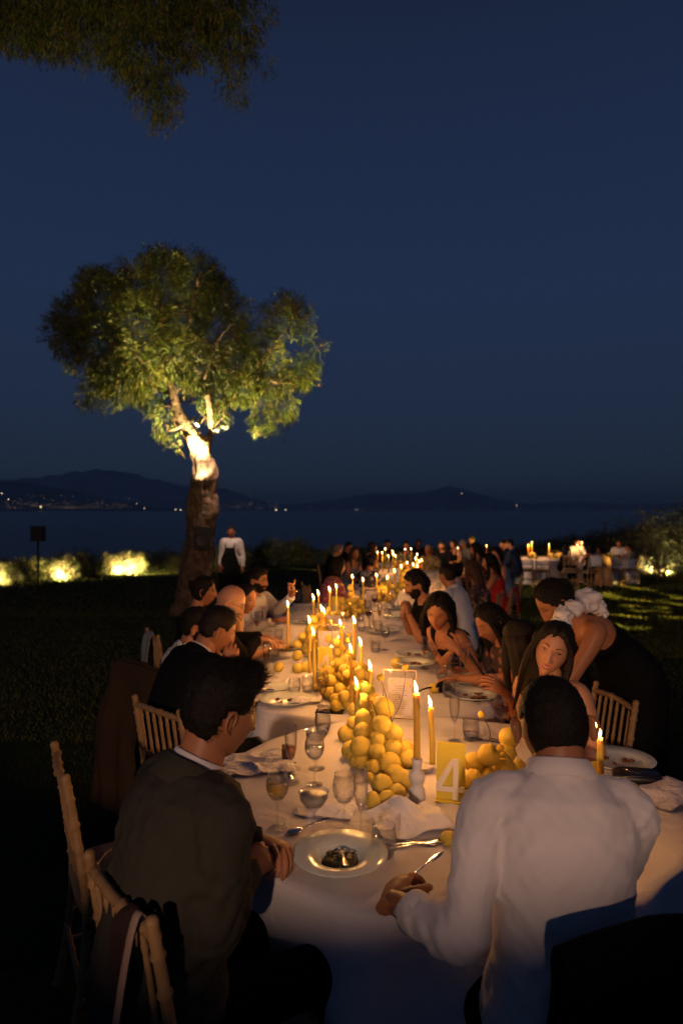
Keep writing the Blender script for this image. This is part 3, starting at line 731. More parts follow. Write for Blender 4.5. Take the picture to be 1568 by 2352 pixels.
hill('hills', 9000, 2600, [(-100, 60), (40, 70), (120, 76), (190, 88), (240, 94), (300, 84), (370, 66), (430, 56), (520, 48), (600, 24), (680, 8), (720, 0)], M_hill2, 8)
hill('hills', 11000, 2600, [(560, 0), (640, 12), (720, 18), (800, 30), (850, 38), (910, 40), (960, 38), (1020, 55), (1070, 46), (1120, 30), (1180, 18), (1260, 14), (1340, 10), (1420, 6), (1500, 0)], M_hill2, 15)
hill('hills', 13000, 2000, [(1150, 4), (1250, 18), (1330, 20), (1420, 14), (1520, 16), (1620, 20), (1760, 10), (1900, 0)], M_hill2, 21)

# pale sea air over the bay
hm = bpy.data.materials.new('sea_air'); hm.use_nodes = True; n_ = hm.node_tree; n_.nodes.clear(); ho = n_.nodes.new('ShaderNodeOutputMaterial'); hv = n_.nodes.new('ShaderNodeVolumePrincipled')
hv.inputs['Color'].default_value = (.85, .92, 1, 1); hv.inputs['Density'].default_value = 4.5e-5; n_.links.new(hv.outputs[0], ho.inputs['Volume'])
b = MB(); b.box((0, 14000, 320), (66000, 34000, 660)); o = b.build('haze', hm, None, False); o['kind'] = 'stuff'

# lights of the towns along the far shore
def blob(mb, c, r): mb.add([V(c)+V(p)*r for p in ((1, 0, 0), (-1, 0, 0), (0, 1, 0), (0, -1, 0), (0, 0, 1), (0, 0, -1))], [(0, 2, 4), (2, 1, 4), (1, 3, 4), (3, 0, 4), (2, 0, 5), (1, 2, 5), (3, 1, 5), (0, 3, 5)])
M_town = mat_emit('town_light_warm', (1, .62, .30), .7); M_townb = mat_emit('town_light_bright', (1, .74, .45), 5)
tl = MB()
for i in range(330):
    px = R.choice([R.uniform(-20, 180), R.uniform(0, 320), R.uniform(60, 300), R.uniform(440, 640)]); py = 1168-abs(R.gauss(0, 9))-(R.random() < .12)*R.uniform(0, 25)
    D = 5050+R.uniform(-60, 0); blob(tl, W(px, py, D), R.uniform(.7, 2.1))
for i in range(90):
    px = R.uniform(640, 1560); py = 1171-abs(R.gauss(0, 3)); blob(tl, W(px, py, 9000), R.uniform(1.0, 2.6))
o = tl.build('town_lights', M_town, smooth=False); o['kind'] = 'stuff'
for px, py, r in [(5, 1133, 4), (20, 1147, 4), (94, 1164, 6), (332, 1168, 3.5), (404, 1176, 4), (415, 1176, 4), (482, 1174, 6), (490, 1175, 7), (315, 1157, 2.5), (634, 1174, 5), (656, 1174, 3.5), (818, 1174, 3), (1060, 1134, 3), (1185, 1161, 3)]:
    q = MB(); blob(q, (0, 0, 0), r*.8); D = 5000; c = W(px, min(py, 1171), D); o = q.build('shore_lamp', M_townb, smooth=False); o.location = c
    tag(o, 'small bright lamp on the far shore across the bay', 'lamp', 'bright lamps along the far shore')

# ------------------------------------------------------------------ foliage clouds
def cloud(clumps, per_m3, spray=7, L=.08, w=.016, droop=.5, up=.3, seed=1, minz=None, spread=.5, nm=4, probs=(.34, .3, .26, .10), ref=.0001):
    """clumps: (centre, (rx,ry,rz), tendency); returns centres, dirs, material index"""
    rs = np.random.RandomState(seed); cs, ds, ms = [], [], []
    for ci, (c, r, ten) in enumerate(clumps):
        n = max(6, int(per_m3*r[0]*r[1]*r[2]*4.19*(min(6.0, max(.8, (ref/r[0])**1.5)) if ref > .01 else 1)))
        u = rs.normal(size=(n, 3)); u /= np.linalg.norm(u, axis=1)[:, None]
        rad = rs.uniform(.25, 1, n)**.55
        p = np.array(c)+u*rad[:, None]*np.array(r)
        base = u*.7+np.array([0, 0, up*2-droop*2*ten])+rs.normal(size=(n, 3))*.25
        base /= np.linalg.norm(base, axis=1)[:, None]
        mi = rs.choice(nm, n, p=probs)
        for k in range(spray):
            t = rs.uniform(0, 1, n)[:, None]*L*2.2
            cs.append(p+base*t+rs.normal(size=(n, 3))*L*.45); d = base+rs.normal(size=(n, 3))*spread; d /= np.linalg.norm(d, axis=1)[:, None]; ds.append(d); ms.append(mi)
    return np.concatenate(cs), np.concatenate(ds), np.concatenate(ms)

def TP(px, py, dy=0, Y=13.3): return W(px, py, Y+dy)
# ---- the lit tree
tree = empty('tamarisk_tree', (wx(440, 13.3), 13.3, gz(13.3)), 0, 'tall spreading tree with a spotlit pale trunk standing on the lawn', 'tree'); T0 = V(tree.location)
def trunk_tube(mb, pts, n=22, sub=6, dyo=0):
    mb.tube([TP(a, b, dy)-T0 for a, b, dy, r in pts], [r for *_, r in pts], n, 0, sub)
mb = MB()
trunk_tube(mb, [(430, 1420, 0, .37), (438, 1390, 0, .32), (446, 1320, 0, .275), (453, 1240, .02, .26), (458, 1170, .05, .245), (464, 1120, .05, .235), (468, 1075, .02, .21), (460, 1035, .0, .19), (440, 1000, -.05, .17)])
trunk_tube(mb, [(452, 1400, .1, .21), (460, 1340, .12, .215), (466, 1260, .1, .205), (474, 1180, .05, .21), (484, 1120, .05, .14), (488, 1090, .02, .12), (480, 1065, 0, .13), (470, 1050, 0, .13)])
r = remesh(mb, .028, 2); w_ = Wob(4, 1.3, 9, (3, 3, .6)); w2_ = Wob(8, 4.5, 9, (2, 2, .6))
displace(r, .035*w_(r.co)+.016*w2_(r.co)-.02*np.abs(w_(r.co*1.7))); r.build('trunk', M_bark, tree)
mb = MB(); limbs = [[(446, 1012, 0, .165), (424, 975, -.08, .13), (406, 940, -.1, .105), (396, 905, -.12, .09), (388, 868, -.1, .08), (380, 820, -.1, .06), (370, 760, 0, .04), (368, 700, .1, .025)],
         [(468, 1050, .1, .10), (478, 1015, .3, .075), (488, 985, .4, .06), (502, 945, .6, .05), (522, 905, .7, .042), (560, 860, .7, .034), (620, 810, .6, .025), (660, 750, .4, .018)],
         [(390, 880, -.1, .07), (360, 850, -.3, .055), (320, 820, -.5, .04), (260, 790, -.6, .03), (200, 760, -.6, .02)],
         [(398, 910, -.1, .05), (370, 895, .2, .045), (330, 870, .4, .035), (290, 850, .6, .025)], [(384, 840, -.1, .05), (350, 780, -.2, .035), (320, 720, -.3, .025), (300, 660, -.3, .015)],
         [(384, 840, -.1, .05), (420, 790, -.6, .035), (440, 720, -.9, .025), (450, 660, -.9, .015)], [(486, 980, .2, .07), (480, 930, -.3, .05), (470, 870, -.7, .04), (490, 800, -.9, .03), (510, 740, -1, .02)],
         [(520, 900, .4, .05), (545, 880, -.2, .04), (590, 870, -.5, .03), (640, 880, -.7, .02)], [(370, 760, -.2, .04), (372, 720, -.9, .03), (364, 690, -1.2, .02)], [(424, 975, -.1, .05), (400, 985, -.3, .03), (385, 990, -.3, .02)]]
for lb in limbs: trunk_tube(mb, lb, 10, 5)
o = mb.build('limbs', M_bark, tree)
for k in range(70):
    a = R.choice(limbs[:8]); i = R.randint(2, len(a)-1); p = TP(*a[i][:2], a[i][2])-T0; q = p+V((R.gauss(0, .35), R.gauss(0, .4), R.uniform(-.1, .5)))
    mb2 = MB(); mb2.tube([p, p.lerp(q, .5)+V((0, 0, .06)), q], [.022, .016, .006], 5, 0, 2)
    if k == 0: tw = MB()
    tw.merge(mb2)
o = tw.build('twigs', M_bark, tree); o['kind'] = 'stuff'
cl = []
S = 13.3/FPX
crown = [(180, 735, 62), (240, 680, 66), (225, 650, 45), (200, 640, 26), (310, 655, 72), (370, 615, 58), (345, 590, 28), (400, 595, 30), (440, 640, 70), (495, 655, 50), (512, 690, 48), (552, 735, 38), (135, 750, 36), (118, 765, 20), (230, 780, 80), (170, 790, 40), (320, 745, 90), (420, 740, 90), (500, 765, 80), (260, 860, 52), (225, 900, 34), (215, 928, 18), (280, 900, 34), (245, 870, 44), (310, 880, 44), (345, 905, 26), (330, 845, 62), (300, 900, 30), (400, 820, 60), (460, 840, 66), (540, 825, 64), (600, 795, 46), (655, 735, 50), (655, 700, 28), (690, 720, 34), (712, 760, 24), (725, 800, 22), (740, 795, 10), (690, 850, 42), (715, 880, 16), (620, 870, 52), (650, 925, 38), (665, 955, 18), (615, 960, 30), (600, 985, 12), (560, 890, 40), (520, 900, 34), (375, 985, 24), (392, 1010, 17), (372, 960, 20), (490, 915, 38), (440, 900, 30), (350, 920, 24), (180, 830, 30), (640, 985, 10), (505, 945, 18)]
for i, (px, py, r_) in enumerate(crown):
    dd = math.hypot((px-430)/330, (py-780)/240); lim = 1.9*max(.1, 1-dd*dd)**.5
    r_ *= .88
    lay = 3 if r_ > 48 else (2 if r_ > 35 else 1)
    for q in range(lay):
        dy = R.uniform(-lim, lim) if lay > 1 else R.uniform(-.6, .6)
        c = TP(px+R.uniform(-10, 10), py+(12 if py < 660 else 0)+R.uniform(-8, 8), dy)-T0; k = R.uniform(.75, 1.05)
        cl.append((tuple(c), (r_*S*k, r_*S*k*.9, r_*S*k*.92), max(0, min(1, (py-700)/150))))
c_, d_, m_ = cloud(cl, 330, 10, .075, .018, .62, .42, 3, spread=.30, ref=.62)
print('crown blades', len(c_))
o = link('crown', blades_mesh('crown', c_, d_, NR.uniform(.05, .13, len(c_)), NR.uniform(.010, .022, len(c_)), M_leaf, m_, .25), tree); o['kind'] = 'stuff'
# ---- overhanging tree whose crown reaches over the photographer
ot = empty('overhanging_tree', (-5.2, 1.5, 0), 0, 'dark feathery foliage hanging down from a tree above the lawn', 'tree'); T1 = V(ot.location)
mb = MB(); mb.tube([V((0, 0, -.1)), V((.05, .1, 1.5)), V((.2, .4, 3.2)), V((.6, 1.4, 5.2)), V((1.5, 2.8, 6.4)), V((3.0, 4.0, 6.9)), V((4.2, 4.4, 6.8))], [.34, .27, .24, .19, .13, .08, .04], 14, 0, 5); mb.build('trunk', M_bark, ot)
cl = []; S = 5.8/FPX
for px, py, r_ in [(30, 20, 95), (110, 40, 90), (30, 70, 50), (140, 95, 38), (150, 115, 20), (100, 85, 40), (200, 50, 90), (260, 60, 80), (280, 110, 50), (330, 100, 90), (350, 170, 62), (372, 205, 58), (350, 235, 42), (385, 245, 34), (372, 282, 16), (310, 190, 34), (295, 160, 40), (430, 60, 90), (440, 110, 45), (520, 60, 80), (540, 110, 55), (530, 160, 44), (545, 200, 34), (552, 232, 20), (520, 205, 22), (585, 60, 34), (600, 35, 26), (608, 130, 16), (612, 155, 12), (565, 130, 30), (600, 10, 40), (480, 20, 70), (380, 20, 90), (410, 215, 20), (-60, 10, 90), (-90, 70, 50), (60, -40, 110), (200, -60, 120), (350, -60, 120), (500, -60, 110), (-100, -60, 120)]:
    c = W(px, py, 5.8+R.uniform(-.25, .25))-T1; cl.append((tuple(c), (r_*S*.85, r_*S*.8, r_*S*.9), 1.0))
c_, d_, m_ = cloud(cl, 4600, 8, .04, .007, .7, .0, 5, spread=.34)
print('overhang blades', len(c_))
o = link('crown', blades_mesh('crown', c_, d_, NR.uniform(.03, .06, len(c_)), NR.uniform(.004, .010, len(c_)), M_leaf, m_, .25), ot); o['kind'] = 'stuff'
light('overhanging_tree_uplight', 'SPOT', (-3.4, 4.4, .25), 420, (1, .80, .42), aim=(-1.7, 6.0, 6.2), spot_size=math.radians(85), spot_blend=.6, shadow_soft_size=.06)

# ---- light fixtures
def can(name, loc, aim, size, label, group, m=None, lens=M_lens):
    r_ = empty(name, loc, 0, label, 'spotlight', group)
    q = (V(aim)-V(loc)).to_track_quat('Z', 'Y'); r_.rotation_euler = q.to_euler()
    b = MB(); b.lathe([(.3*size, -1.2*size), (.48*size, -1.0*size), (.5*size, .75*size), (.56*size, .8*size), (.56*size, .95*size), (.46*size, .95*size), (.44*size, .6*size)], 18); b.build('casing', m or M_casing, r_)
    if lens: b = MB(); b.lathe([(.43*size, .55*size), (.43*size, .57*size)], 18); b.build('lens', lens, r_)
    b = MB(); b.tube([(.58*size, 0, 0), (.62*size, 0, -.6*size), (0, 0, -1.5*size), (-.62*size, 0, -.6*size), (-.58*size, 0, 0)], .06*size, 6, 0, 3); b.build('bracket', M_casing, r_)
    return r_
tf = TP(470, 1119, -.33); can('clamp_spotlight', tf, TP(455, 900, .1), .05, 'small uplight strapped to the trunk where the bright bark begins', None)
light('trunk_uplight', 'SPOT', tf+V((-.02, -.06, .12)), 110, (1, .74, .45), aim=TP(448, 1030, -.02), spot_size=math.radians(100), spot_blend=.5, shadow_soft_size=.03)
light('crown_uplight', 'SPOT', TP(466, 1062, -.42), 1300, (1, .76, .36), aim=TP(430, 850, -.2), spot_size=math.radians(125), spot_blend=.7, shadow_soft_size=.05)
for nm_, gx, gy, ax_, ay_, ady, en, sz in (('left', -3.05, 10.6, 385, 628, -.9, 6500, 15), ('right', -2.2, 10.9, 668, 800, .1, 9000, 20)):  # ground spots added out of sight to brighten crown top and right lobe
    gp = V((gx, gy, gz(gy)+.12)); can('ground_spotlight', gp, TP(ax_, ay_, ady), .09, 'black ground spot '+('aimed at the crown top' if nm_ == 'left' else 'aimed at the right lobe of the crown')+' of the lit tree', None)
    light('crown_spot', 'SPOT', gp+(TP(ax_, ay_, ady)-gp).normalized()*.15, en, (1, .80, .26), aim=TP(ax_, ay_, ady), spot_size=math.radians(sz*1.25), spot_blend=1.0, shadow_soft_size=.05)
for i, (px, py, ax, ay, lb) in enumerate([(440, 966, 400, 1010, 'silver spotlight in the fork of the lit tree, leftmost of four'), (456, 970, 420, 1030, 'silver spotlight in the fork of the lit tree, second of four'),
                                 (494, 988, 520, 1010, 'silver spotlight under the right limb, beside the outermost one'), (516, 980, 560, 1000, 'outermost silver spotlight under the right limb of the lit tree')]):
    can('tree_spotlight', TP(px, py, .0), TP(ax, ay, -.5), .085, lb, None, M_alu, None)
light('tree_spotlight_beam', 'SPOT', TP(520, 984, -.35), 1500, (1, .66, .42), aim=(7.2, 20.4, .2), spot_size=math.radians(26), spot_blend=.6, shadow_soft_size=.04)
light('tree_spotlight_beam', 'SPOT', TP(498, 992, -.35), 160, (1, .66, .48), aim=(wx(531, 14), 14.0, .6), spot_size=math.radians(50), spot_blend=.8, shadow_soft_size=.04)
mb = MB(); mb.tube([TP(452, 1235, -.33)-V((0, .02, 0))-T0, TP(452, 1235, -.5)-T0], .03, 6)
sp_ = empty('loudspeaker', TP(467, 1236, -.46), 0, 'black loudspeaker box hung on the trunk of the lit tree', 'loudspeaker')
b = MB(); b.box((0, 0, 0), (.32, .24, .42)); o = b.build('cabinet', M_speaker, sp_, False); md = o.modifiers.new('b', 'BEVEL'); md.width = .015; md.segments = 2
b = MB(); b.lathe([(.11, 0), (.13, .01), (.13, .02), (.10, .015)], 20, 0, Matrix.Translation((0, -.121, -.04)) @ Matrix.Rotation(PI/2, 4, 'X')); b.build('woofer', M_casing, sp_)
b = MB(); b.tube([(0, .1, 0), (0, .22, 0)], .03, 8); b.build('mounting_bracket', M_casing, sp_)
Y = 18; z0 = gz(Y); sp_ = empty('loudspeaker', (wx(88, Y), Y, z0), 0, 'black loudspeaker on a tall pole at the lawn edge', 'loudspeaker')
b = MB(); b.tube([(0, 0, 0), (0, 0, 1.35)], .03, 8); b.build('pole', M_casing, sp_)
zt = wz(1243, Y)-z0; b = MB(); b.box((0, 0, zt+.2), (.30, .28, .40)); o = b.build('cabinet', M_speaker, sp_, False); md = o.modifiers.new('b', 'BEVEL'); md.width = .015; md.segments = 2
b = MB(); b.tube([(0, 0, 1.3), (0, 0, zt+.05)], .02, 8); b.build('neck', M_casing, sp_)

# ---- shrubs along the lawn edge, some lit by ground spots
def shrub(loc, r, h, seed, label, group=None, dens=900, L=.07, tall=False, lit=None, name='shrub', probs=(.5, .2, .3)):
    e = empty(name, loc, 0, label, 'shrub', group); rs = np.random.RandomState(seed); cl = []
    n = max(5, int(9*r))
    for i in range(n):
        x = rs.uniform(-1, 1)*r*.8; y = rs.uniform(-1, 1)*r*.5; hh = h*(1-.45*(abs(x)/r)**2)*rs.uniform(.7, 1.0)
        cl.append(((x, y, hh*.45), (r*.30+.08, r*.28+.08, hh*.52), 0))
        if rs.rand() < .5: cl.append(((x, y, hh*.9), (.12, .12, hh*.20), 0))
    c_, d_, m_ = cloud(cl, dens, 6, L, .02, .0, .55 if tall else .25, seed, spread=.4, nm=3, probs=probs)
    k = c_[:, 2] > 0; c_, d_, m_ = c_[k], d_[k], m_[k]
    o = link('foliage', blades_mesh('foliage', c_, d_, NR.uniform(.6, 1.4, len(c_))*L*1.2, .022 if not tall else .016, M_hedge, m_, .1), e); o['kind'] = 'stuff'
    b = MB()
    for i in range(6):
        a = rs.uniform(0, 6.28); b.tube([(0, 0, -.03), (r*.3*math.cos(a), r*.2*math.sin(a), h*.4), (r*.6*math.cos(a), r*.4*math.sin(a), h*.8)], [.02, .014, .006], 5, 0, 2)
    b.build('stems', M_bark, e); return e
NTH = ['first', 'second', 'third', 'fourth', 'fifth', 'sixth', 'seventh', 'eighth', 'ninth', 'tenth', 'eleventh', 'twelfth', 'thirteenth', 'fourteenth', 'fifteenth', 'sixteenth', 'seventeenth', 'eighteenth', 'nineteenth', 'twentieth', 'last']
def edgeY(px): return float(np.interp(px, [-200, 20, 155, 300, 420, 640, 1000, 1450, 1700], [18, 20.2, 21.6, 24.2, 26, 28.5, 31, 31, 30]))
k = 0
for px in list(range(-150, 480, 34))+list(range(500, 1120, 44)):
    Y = edgeY(px)+1.25+R.uniform(-.1, .3); x = wx(px, Y); h = R.uniform(.75, 1.0)*(1.0 if px < 480 else .95)
    if px in (500+44*3, 500+44*4): h = 1.35
    shrub((x, Y, gz(Y)-.02), .75 if px < 480 else 1.0, h, 100+k, ('%s dark bushy shrub of the unlit hedge, counted from the left' % NTH[k]) if px < 480 else ('%s dark low shrub beyond the tables, counted from the tree' % NTH[k-19]), 'dark shrubs along the lawn edge', 420); k += 1
lits = [(8, 1, .62, 'fiery lit shrub cut off by the picture edge, with a spot at its foot'), (152, 1, .72, 'pointed lit shrub with one ground spot at its foot'), (296, 1.25, .86, 'broad brightly lit shrub with two ground spots at its foot')]
for i, (px, r_, h, lb) in enumerate(lits):
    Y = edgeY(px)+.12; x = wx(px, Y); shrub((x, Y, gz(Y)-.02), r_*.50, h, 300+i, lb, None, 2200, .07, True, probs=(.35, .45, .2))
    for q, dx in enumerate((-.05,) if i < 2 else (-.25, .3)):
        l = (x+dx, Y-.52, gz(Y)+.06)
        can('ground_spotlight', l, (x+dx*1.2, Y+.1, gz(Y)+.55), .06, ['small black ground spot before the fiery shrub', 'small black ground spot before the pointed shrub', ['left one of two ground spots before the broad lit shrub', 'right one of two ground spots before the broad lit shrub'][q]][i], None)
        light('shrub_uplight', 'SPOT', (l[0], l[1]+.05, l[2]+.08), 900 if i else 900, (1, .72, .30), aim=(x+dx*1.2, Y+.1, gz(Y)+.34), spot_size=math.radians(130), spot_blend=.5, shadow_soft_size=.03)
# right side: tall reeds and lit bushes
def reeds(loc, r, h, seed, label, n=260, group=None):
    e = empty('giant_reed', loc, 0, label, 'reed', group); rs = np.random.RandomState(seed); C_, D_, L_ = [], [], []; st = MB()
    for i in range(n):
        x, y = rs.normal(0, r*.45), rs.normal(0, r*.3); hh = h*rs.uniform(.55, 1); lx, ly = rs.normal(0, .14, 2)
        if i < 26: st.tube([(x, y, -.02), (x+lx*hh*.5, y+ly*hh*.5, hh*.55), (x+lx*hh, y+ly*hh, hh)], [.012, .010, .004], 5, 0, 2)
        for q in range(7):
            t = rs.uniform(.15, 1); a = rs.uniform(0, 6.28); C_.append((x+lx*hh*t, y+ly*hh*t, hh*t)); D_.append((math.cos(a)*.6, math.sin(a)*.6, rs.uniform(.1, .9))); L_.append(rs.uniform(.25, .55))
    C_, D_ = np.array(C_), np.array(D_); D_ /= np.linalg.norm(D_, axis=1)[:, None]
    o = link('foliage', blades_mesh('foliage', C_, D_, np.array(L_), .035, M_hedge, rs.choice(3, len(C_), p=(.45, .3, .25)), .45), e); o['kind'] = 'stuff'; st.build('stems', M_bark, e)
for i, (px, Y, r_, h, lb) in enumerate([(1545, 22, 1.1, 2.35, 'tall arching reeds lit yellow green beside the right-hand shrubs'), (1600, 21, 1.2, 2.6, 'tallest arching reeds beside the picture edge'), (1500, 27, 1.3, 2.2, 'dim tall reeds behind the lit shrubs'), (1450, 29, 1.3, 1.9, 'dim reeds left of the lit shrubs'), (1400, 30, 1.3, 1.5, 'lowest dim reeds behind the seated guests')]):
    reeds((wx(px, Y), Y, gz(Y)-.02), r_, h, 500+i, lb)
for i in range(11):
    px = 1130+i*42; Y = 30+R.uniform(0, 1); shrub((wx(px, Y), Y, gz(Y)-.02), 1.1, .9+i*.11, 600+i, '%s dark shrub behind the separate tables, counted from the left' % NTH[i], 'dark shrubs behind the separate tables', 350, .09)
for i, (px, Y, r_, h) in enumerate([(1487, 24.5, .62, .62), (1526, 23.5, .38, .40)]):
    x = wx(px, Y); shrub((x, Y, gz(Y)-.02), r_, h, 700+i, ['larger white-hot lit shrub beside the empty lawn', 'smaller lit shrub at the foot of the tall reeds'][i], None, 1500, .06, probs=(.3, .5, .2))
    can('ground_spotlight', (x, Y-.5, gz(Y)+.06), (x, Y, gz(Y)+.5), .06, ['small black ground spot before the larger lit shrub', 'small black ground spot before the smaller lit shrub'][i], None)
    light('shrub_uplight', 'SPOT', (x, Y-.42, gz(Y)+.14), 650, (1, .78, .36), aim=(x+.1, Y, gz(Y)+.45), spot_size=math.radians(115), spot_blend=.5, shadow_soft_size=.03)
light('reed_uplight', 'SPOT', (wx(1528, 20.4), 20.4, gz(20)+.2), 130, (1, .85, .40), aim=(wx(1575, 21.6), 21.6, 1.5), spot_size=math.radians(75), spot_blend=.6, shadow_soft_size=.04)

# ---- grass
def grass(name, n, x0, x1, y0, y1, L, w, seed):
    rs = np.random.RandomState(seed); y = y0+(y1-y0)*rs.uniform(0, 1, n)**1.5; x = rs.uniform(-1, 1, n); x = (x0+x1)/2+(x1-x0)/2*x
    z = -0.022*(np.clip(y, 2, 32)-2)
    c = np.stack([x, y, z-.004], 1); d = np.stack([rs.normal(0, .35, n), rs.normal(0, .35, n), np.ones(n)], 1); d /= np.linalg.norm(d, axis=1)[:, None]
    o = link(name, blades_mesh(name, c, d, rs.uniform(.6, 1.3, n)*L, w, M_grass, (rs.rand(n) < .3).astype(int), .1)); o['kind'] = 'stuff'
grass('grass', 60000, -3.2, 3.0, .9, 6, .035, .004, 31)
grass('grass', 90000, -9, 9, 5.5, 14, .05, .010, 32)
grass('grass', 90000, 1.5, 14, 9, 20, .055, .016, 33)
grass('grass', 50000, -14, 14, 13, 27, .06, .022, 34)
# unseen leafy crown put before the lawn floodlight to break its beam into patches
LF = V((11.5, 3.0, 6.0)); LA = V((7.0, 14.2, -.25))
light('lawn_floodlight', 'SPOT', LF, 52000, (1, .70, .16), aim=LA, spot_size=math.radians(37), spot_blend=.3, shadow_soft_size=.008)
tr = empty('leafy_tree', (12.6, 4.2, gz(4)), 0, 'leafy tree outside the right picture edge before the lawn floodlight', 'tree')
b = MB(); b.tube([(0, 0, -.1), (-.1, .1, 2), (-.5, .2, 4.2), (-1.3, .4, 5.6), (-2.2, .9, 5.7)], [.24, .2, .15, .08, .03], 12, 0, 4); b.build('trunk', M_bark, tr)
ax = (LA-LF).normalized(); cc = LF+ax*1.5-V(tr.location); uu = ax.orthogonal().normalized(); vv = ax.cross(uu); rs = np.random.RandomState(77); n = 2900
rr = np.sqrt(rs.uniform(0, 1, n))*.85; aa = rs.uniform(0, 6.28, n)
c_ = np.array(cc)+np.outer(rr*np.cos(aa), uu)+np.outer(rr*np.sin(aa), vv)+np.outer(rs.normal(0, .15, n), ax); d_ = rs.normal(size=(n, 3)); d_ /= np.linalg.norm(d_, axis=1)[:, None]
o = link('crown', blades_mesh('crown', c_, d_, .13, .065, M_leaf, rs.choice(4, n), .1), tr); o['kind'] = 'stuff'
# ------------------------------------------------------------------ tables
TAB = [(.38, 2.65, .885), (.19, 4.43, .885), (-.04, 6.18, .88), (.10, 7.93, .88), (.58, 9.62, .88), (1.08, 11.30, .88), (1.38, 13.03, .88), (1.42, 14.79, .88), (1.40, 16.55, .88), (1.36, 18.31, .88)]
ORD = ['first', 'second', 'third', 'fourth', 'fifth', 'sixth', 'seventh', 'eighth', 'ninth', 'tenth']
def tz(k): return gz(TAB[k][1])+.75
def cloth_mesh(r, drop, seed):
    n = 132; w = Wob(seed, 1.2, 7); w3 = Wob(seed+5, 5, 9); prof = []
    for q in (0.001, .12, .25, .38, .5, .62, .72, .8, .86): prof.append((q/.88*(r-.012), 0))
    prof += [(r-.004, -.004), (r+.004, -.016), (r+.006, -.05)]+[(r+.008+.035*u, -.05-(drop-.05)*u) for u in (.08, .18, .3, .45, .6, .75, .88, 1)]
    ph = R.uniform(0, 6); rs = []
    for pr, pz in prof:
        ring = []; dn = max(0, -pz/drop)
        for k_ in range(n):
            a = 2*PI*k_/n
            fold = (.5*math.sin(a*13+ph+.6*math.sin(a*3))+.35*math.sin(a*21+1.7*ph)+.25*math.sin(a*8+2*ph))*dn**.45*.066
            rr = pr+fold+.01*dn
            p = np.array([[rr*math.cos(a), rr*math.sin(a), pz]])
            z = pz+(.0022*float(w3(p)[0]) if dn < .02 else 0)
            ring.append((rr*math.cos(a), rr*math.sin(a), z))
        rs.append(ring)
    mb = MB(); mb.rings(rs, 0, False); mb.f.append(tuple(range(n-1, -1, -1))); mb.m.append(0)
    return mb
cseed = 0
def table(x, y, z, r, label, clabel, grp):
    def bt():
        t = empty('round_table'); b = MB(); b.lathe([(.0, .70), (.84, .70), (.845, .71), (.845, .735), (.84, .742), (0, .742)], 40); b.build('tabletop', M_wood, t)
        for a in range(4):
            b = MB(); b.tube([(.5*math.cos(a*PI/2+.7), .5*math.sin(a*PI/2+.7), 0), (.5*math.cos(a*PI/2+.7), .5*math.sin(a*PI/2+.7), .70)], .02, 8); b.build('leg', M_casing, t)
        return t
    put('table', bt, (x, y, z-.75), 0, label, 'table', grp)
    global cseed; cseed += 1
    o = cloth_mesh(r, .742, cseed).build('tablecloth', M_cloth); o.location = (x, y, z); tag(o, clabel, 'tablecloth', 'white tablecloths')
for k, (x, y, r) in enumerate(TAB): table(x, y, tz(k), r, f'round banquet table hidden under white cloth, {ORD[k]} table of the long row', f'white floor length tablecloth on the {ORD[k]} table of the long row', 'round tables of the long row')
for i, (px, Y) in enumerate([(1248, 20.8), (1392, 21.0), (1320, 23.6)]):
    table(wx(px, Y), Y, gz(Y)+.75, .86, ['round table hidden under white cloth left of the other separate tables', 'round table hidden under white cloth right of the other separate tables', 'round table hidden behind the other separate tables'][i], ['white tablecloth on the leftmost of the separate tables', 'white tablecloth on the rightmost of the separate tables', 'white tablecloth on the table behind the other separate tables'][i], 'separate round tables')
def on(px, py, k=None):
    """point of a table top seen at this pixel"""
    best = None
    for i in range(len(TAB)):
        z = tz(i)+.001; Y = FPX*(CAMZ-z)/(py-1172); x = wx(px, Y); d = math.hypot(x-TAB[i][0], Y-TAB[i][1])-TAB[i][2]
        if best is None or d < best[0]: best = (d, V((x, Y, z)), i)
    return best[1], best[2]

